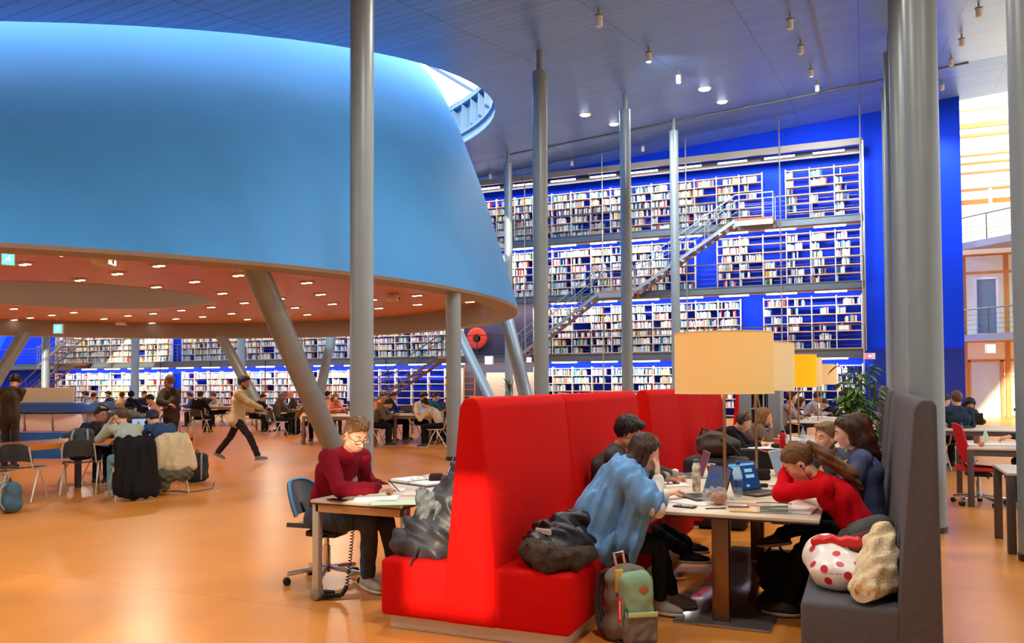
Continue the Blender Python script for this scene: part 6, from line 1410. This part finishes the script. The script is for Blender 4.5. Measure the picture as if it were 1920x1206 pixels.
# desk things at the right
q = atz(1828, 833, ZT); cup('reddish brown paper cup on the desk behind the red swivel chair', (q[0]+.02, q[1], ZT), .042, .11, mat('cup_brown', (140, 80, 66), .6)); q = atz(1838, 832, ZT); cup('white paper cup beside the brown one on that desk', q, .042, .1, mat('cup_white', (238, 228, 220), .6))
q = atz(1803, 828, ZT); bottle('small bottle with blue cap at the corner of the desk by the red chair', q, pb, m_pet, m_bluecap, .235); q = atz(1848, 829, ZT); bottle('small pale bottle with green contents on that desk', q, [(.03, 0), (.03, .1), (.015, .14)], mat('bottle_pale', (200, 225, 190), .2), m_white, .14, .014)
mb = MB(); mb.lathe([(.005, 0), (.03, .01), (.038, .035), (.03, .06), (.005, .07)], n=18); o = mb.build('orange', mat('orange_fruit', (232, 130, 50), .5)); q = atz(1840, 838, ZT); o.location = tuple(q); tag(o, 'orange fruit lying on papers on the desk by the red chair', 'fruit')
sheet('white papers spread on the desk by the red chair', atz(1852, 834, ZT), R(10), .7, .3, .008); r_ = atd(1826, 785, 15.6); laptop('dark laptop before the curly haired woman', (r_[0], r_[1], ZT), R(170), (60, 60, 64), (150, 160, 170), .4)
# ------------------------------------------------------------------ plants
def leaf(mb, p, d, L, w, droop=.3, fold=.15, n=5):
    d = nrm(d); sd = nrm(np.cross(d, V3(0, 0, 1))+1e-6); up = np.cross(sd, d); vs = []; q = np.array(p, float); dd = d.copy()
    for i in range(n+1):
        f_ = i/n; ww = w*math.sin(math.pi*min(1, .08+f_*.92))**.8*(1-f_*.25) if i < n else .001
        vs += [q+sd*ww*.5+up*ww*fold, q, q-sd*ww*.5+up*ww*fold]; dd = nrm(dd-V3(0, 0, droop/n)); q = q+dd*L/n
    fs = []
    for i in range(n): a = 3*i; fs += [(a, a+1, a+4, a+3), (a+1, a+2, a+5, a+4)]
    mb.add([tuple(v) for v in vs], fs)
def pot(t, r, h, col=(96, 92, 90)):
    mb = MB(); mb.lathe([(r*.8, 0), (r, h), (r*.9, h), (r*.88, h-.05)], n=28); mb.build('pot', mat('planter_%d' % col[0], col, .5), t, angle=40); mb = MB(); mb.lathe([(r*.88, h-.06), (.01, h-.04)], n=24); mb.build('soil', mat('soil', (50, 38, 30), .95), t)
m_lf = mat('leaf_green', (84, 128, 48), .35, var=.35, vs=3, spec=.6); m_lf2 = mat('leaf_palm', (70, 128, 56), .35, var=.3, vs=3, spec=.6); m_stem = mat('stem_green', (92, 96, 58), .6)
pr = np.random.RandomState(3)
q = atd(1612, 780, 11.4); t = thing('tall_plant', 'tall leafy green plant between the grey benches', 'plant', (q[0], q[1], 0)); pot(t, .26, .5); st = MB(); lf = MB()
for k in range(19):
    a = pr.uniform(0, 6.28); top = V3(.3*math.cos(a)*pr.uniform(.3, 1), .3*math.sin(a)*pr.uniform(.3, 1), pr.uniform(1.2, 1.8)); b0 = V3(.06*math.cos(a), .06*math.sin(a), .46); mid_ = (b0+top)/2+V3(.06*math.cos(a+1), .06*math.sin(a+1), 0)
    st.tube([b0, mid_, top], .008, 6)
    for j in range(34):
        f_ = pr.uniform(.12, 1.02); p = (b0*(1-f_)**2+2*mid_*f_*(1-f_)+top*f_**2); an_ = pr.uniform(0, 6.28); leaf(lf, p, V3(math.cos(an_), math.sin(an_), pr.uniform(-.25, .5)), pr.uniform(.13, .25), pr.uniform(.05, .09), .8)
st.build('stems', m_stem, t); o = lf.build('foliage', m_lf, t); o['kind'] = 'stuff'
q = atd(1592, 812, 9.9); t = thing('palm_plant', 'low palm with arching fronds in front of the tall leafy plant', 'plant', (q[0], q[1], 0)); pot(t, .2, .45); lf = MB(); st = MB()
for k in range(17):
    a = 2*math.pi*k/17+pr.uniform(-.2, .2); L = pr.uniform(.4, .62); el_ = pr.uniform(.5, 1.3); P = [V3(0, 0, .42)]; d = V3(math.cos(a)*math.cos(el_), math.sin(a)*math.cos(el_), math.sin(el_))
    for i in range(10): d = nrm(d-V3(0, 0, .12)); P.append(P[-1]+d*L/10)
    st.tube(P, .005, 5)
    for i in range(2, 11):
        tn = nrm(P[i]-P[i-1]); sd = nrm(np.cross(tn, V3(0, 0, 1)))
        for sg in (-1, 1): leaf(lf, P[i], sd*sg*.8+tn*.7+V3(0, 0, .15), .26*(1-.55*abs(i/10-.45)), .02, .5, n=4)
st.build('stems', m_stem, t); o = lf.build('fronds', m_lf2, t); o['kind'] = 'stuff'
q = atd(1630, 800, 9.9); t = thing('broad_leaf_plant', 'low plant with broad bright green leaves beside the palm', 'plant', (q[0], q[1], 0)); pot(t, .18, .45); lf = MB()
for k in range(46):
    a = pr.uniform(0, 6.28); e_ = pr.uniform(.3, 1.4); leaf(lf, V3(.05*math.cos(a), .05*math.sin(a), .44), V3(math.cos(a)*math.cos(e_), math.sin(a)*math.cos(e_), math.sin(e_)), pr.uniform(.35, .6), pr.uniform(.05, .08), .7)
o = lf.build('foliage', mat('leaf_bright', (96, 150, 40), .4, var=.25, vs=3), t); o['kind'] = 'stuff'
q = atd(956, 745, 33); t = thing('palm_plant', 'small palm before the beige doors under the first gallery', 'plant', (q[0], q[1], 0)); pot(t, .3, .5); lf = MB()
for k in range(40):
    a = pr.uniform(0, 6.28); e_ = pr.uniform(.2, 1.4); leaf(lf, V3(0, 0, .5+.7*(k % 2)), V3(math.cos(a)*math.cos(e_), math.sin(a)*math.cos(e_), math.sin(e_)), pr.uniform(.5, .8), .06, 1.)
o = lf.build('foliage', mat('leaf_dark', (40, 62, 36), .4, var=.2, vs=3), t); o['kind'] = 'stuff'; mb = MB(); mb.cyl((0, 0, .45), (0, 0, 1.2), .03, n=8); mb.build('trunk', m_stem, t)
# tall wooden cabinet and yellow ladder between support and bench
q = atd(879, 720, 33.4); t = thing('ladder', 'orange wooden library ladder behind the upright support', 'ladder', (q[0], q[1], 0), R(20))
for x in (-.22, .22): mb = MB(); mb.bar((x, 0, 0), (x, .35, 2.3), .05, .07); mb.build('rail', m_oak, t, smooth=False)
for k in range(8): mb = MB(); z = .25+.26*k; mb.cb((0, .35*z/2.3, z), (.44, .07, .03)); mb.build('rung', m_oak, t, smooth=False)
q = atd(872, 745, 34); t = thing('low_cabinet', 'low orange wooden cabinet behind the upright support', 'cabinet', (q[0]+.6, q[1]+.4, 0), R(0)); mb = MB(); mb.box((-.6, 0, 0), (.6, .4, 1.0)); mb.build('body', m_oak, t, bevel=.01); mb = MB(); mb.cb((0, -.012, .5), (1.1, .02, .85)); mb.build('door', m_oak, t, bevel=.005)
WORLD_S = 1.0
# ------------------------------------------------------------------ world and lights
w = bpy.data.worlds.new('world'); SC.world = w; w.use_nodes = True; nt = w.node_tree; bg = nt.nodes['Background']
tc = nt.nodes.new('ShaderNodeTexCoord'); sx = nt.nodes.new('ShaderNodeSeparateXYZ'); rp = nt.nodes.new('ShaderNodeValToRGB'); nt.links.new(tc.outputs['Generated'], sx.inputs[0])
e = rp.color_ramp.elements
e[0].position = .0; e[0].color = (1., .9, .76, 1); e[1].position = .18; e[1].color = (1.1, 1.05, 1.0, 1)
k = e.new(.45); k.color = (3.6, 4.6, 5.8, 1); k = e.new(.9); k.color = (6.4, 8.4, 10.4, 1)
nt.links.new(sx.outputs['Z'], rp.inputs['Fac']); nt.links.new(rp.outputs['Color'], bg.inputs['Color']); bg.inputs['Strength'].default_value = WORLD_S
sun = bpy.data.lights.new('sun', 'SUN'); sun.energy = 8.5; sun.angle = R(.6); sun.color = (1, .86, .62)
so = bpy.data.objects.new('sun', sun); COL.objects.link(so); SUN = Vector((-.30, .92, -.24)); so.rotation_euler = SUN.to_track_quat('-Z', 'Y').to_euler()
# unseen facade added behind the viewer to block the sun, holes shape its patches
FB = -7.2
mb = MB(); m_block = mat('blocker_plaster', (206, 200, 190), .8)
def sun_hit(p):   # where the ray towards the sun leaves through the added facade
    p = Vector(p); t = (FB-p.y)/(-SUN.y); q = p-SUN*t; return q.x, q.z
sun_gaps = []  # openings placed by where the sun patches should land
def win(p, q):
    x0, z0 = sun_hit(p); x1, z1 = sun_hit(q); sun_gaps.append((min(x0, x1), max(x0, x1), min(z0, z1), max(z0, z1)))
win((-2.72, 4.6, .16), (-2.06, 4.6, 1.04))
win((-3.66, 5.2, 1.06), (-3.3, 5.2, 1.29))
win((-3.46, 5.0, .745), (-3.2, 5.0, .9))
for p_ in ((20, 1090, .7, .1), (160, 1190, .9, .12), (300, 1120, .3, .08), (60, 985, .9, .06)):
    q_ = atz(p_[0], p_[1], 0); win((q_[0], q_[1], .0), (q_[0]+p_[2], q_[1], p_[3]))
xs = sorted({-75., 24.} | {v for w_ in sun_gaps for v in w_[:2]}); zs_ = sorted({0., 9.} | {v for w_ in sun_gaps for v in w_[2:]})
for x0, x1 in zip(xs, xs[1:]):
    for z0, z1 in zip(zs_, zs_[1:]):
        if any(w_[0] <= (x0+x1)/2 <= w_[1] and w_[2] <= (z0+z1)/2 <= w_[3] for w_ in sun_gaps): continue
        mb.box((x0, FB-.2, z0), (x1, FB, z1))
struct('wall_sun_mask', mb, m_block, smooth=False)
struct('wall_light_block', MB().box((-53, 8, 0), (-52.6, 37, 11)), m_block, smooth=False)  # unseen wall added to keep daylight off the far shelves
# hall lights: added unseen fill discs, then the ceiling spots
def hall(a, b, P, r=.7, col=(1, .93, .84)):
    z = cz(a, b)-.1; area('hall_fill_lamp', (a, b, z), (0, 0, -1), r, r, P, col, shape='DISK')  # fill lamp added out of view, no fixture there
for a, b, P in [(-4.6, 1.2, 132), (-.6, 3.2, 150), (-3.6, 7., 185), (.4, 9.5, 158), (-9.2, 2.5, 229), (-4., 12.5, 229), (1.6, 13.5, 211), (-14., -1., 229), (-22, -2, 229), (2.4, 5., 106)]: hall(a, b, P)
for (x, y) in ((1097, 213), (1151, 231), (1321, 165), (1354, 189)):
    r = ray(x, y); k_ = 9.13-.188*17.15+.07*6.65-EYE; tt = k_/(r[2]-.188*r[1]-.07*r[0]); p = CO+r*tt
    area('spot_lamp_light', (p[0], p[1], cz(p[0], p[1])-.07), (0.0, .25, -1), .3, .3, 420, (.9, .95, 1), shape='DISK')
for (x, y) in ((1783, 103), (1766, 138), (1532, 152), (1520, 122), (1272, 131), (1216, 88)):
    r = ray(x, y); k_ = 9.13-.188*17.15+.07*6.65-EYE; tt = k_/(r[2]-.188*r[1]-.07*r[0]); p = CO+r*tt
    l = bpy.data.lights.new('wall_wash_fill', 'SPOT'); l.energy = 2000; l.color = (.82, .9, 1); l.spot_size = R(62); l.spot_blend = .9; l.shadow_soft_size = .08  # spot added at an unlit can to brighten the blue wall
    o = bpy.data.objects.new('wall_wash_fill', l); COL.objects.link(o); o.location = (p[0], p[1], cz(p[0], p[1])-.37); o.rotation_euler = Vector((.05, WB-p[1], 9.2-o.location[2])).to_track_quat('-Z', 'Y').to_euler()
for x, y in [(-13, 12), (-13.5, 19), (-19.5, 9.5), (-26, 13), (-25.5, 20.5), (-19, 23)]:
    area('soffit_lamp', (x, y, ZS-.06), (0, 0, -1), .5, .5, 130, (1, .86, .66), shape='DISK')
area('void_fill_lamp', (SH[0], SH[1], ZS+1.55), (0, 0, -1), 2.4, 2.4, 34, (1, .97, .92), shape='DISK')  # lamp added to brighten the grey void walls
# lamp added to brighten the glazed offices, standing in for daylight
area('atrium_fill_lamp', (9, 38.2, 13.5), (-.2, .25, -1), 9, 2, 3000, (1, .95, .82))
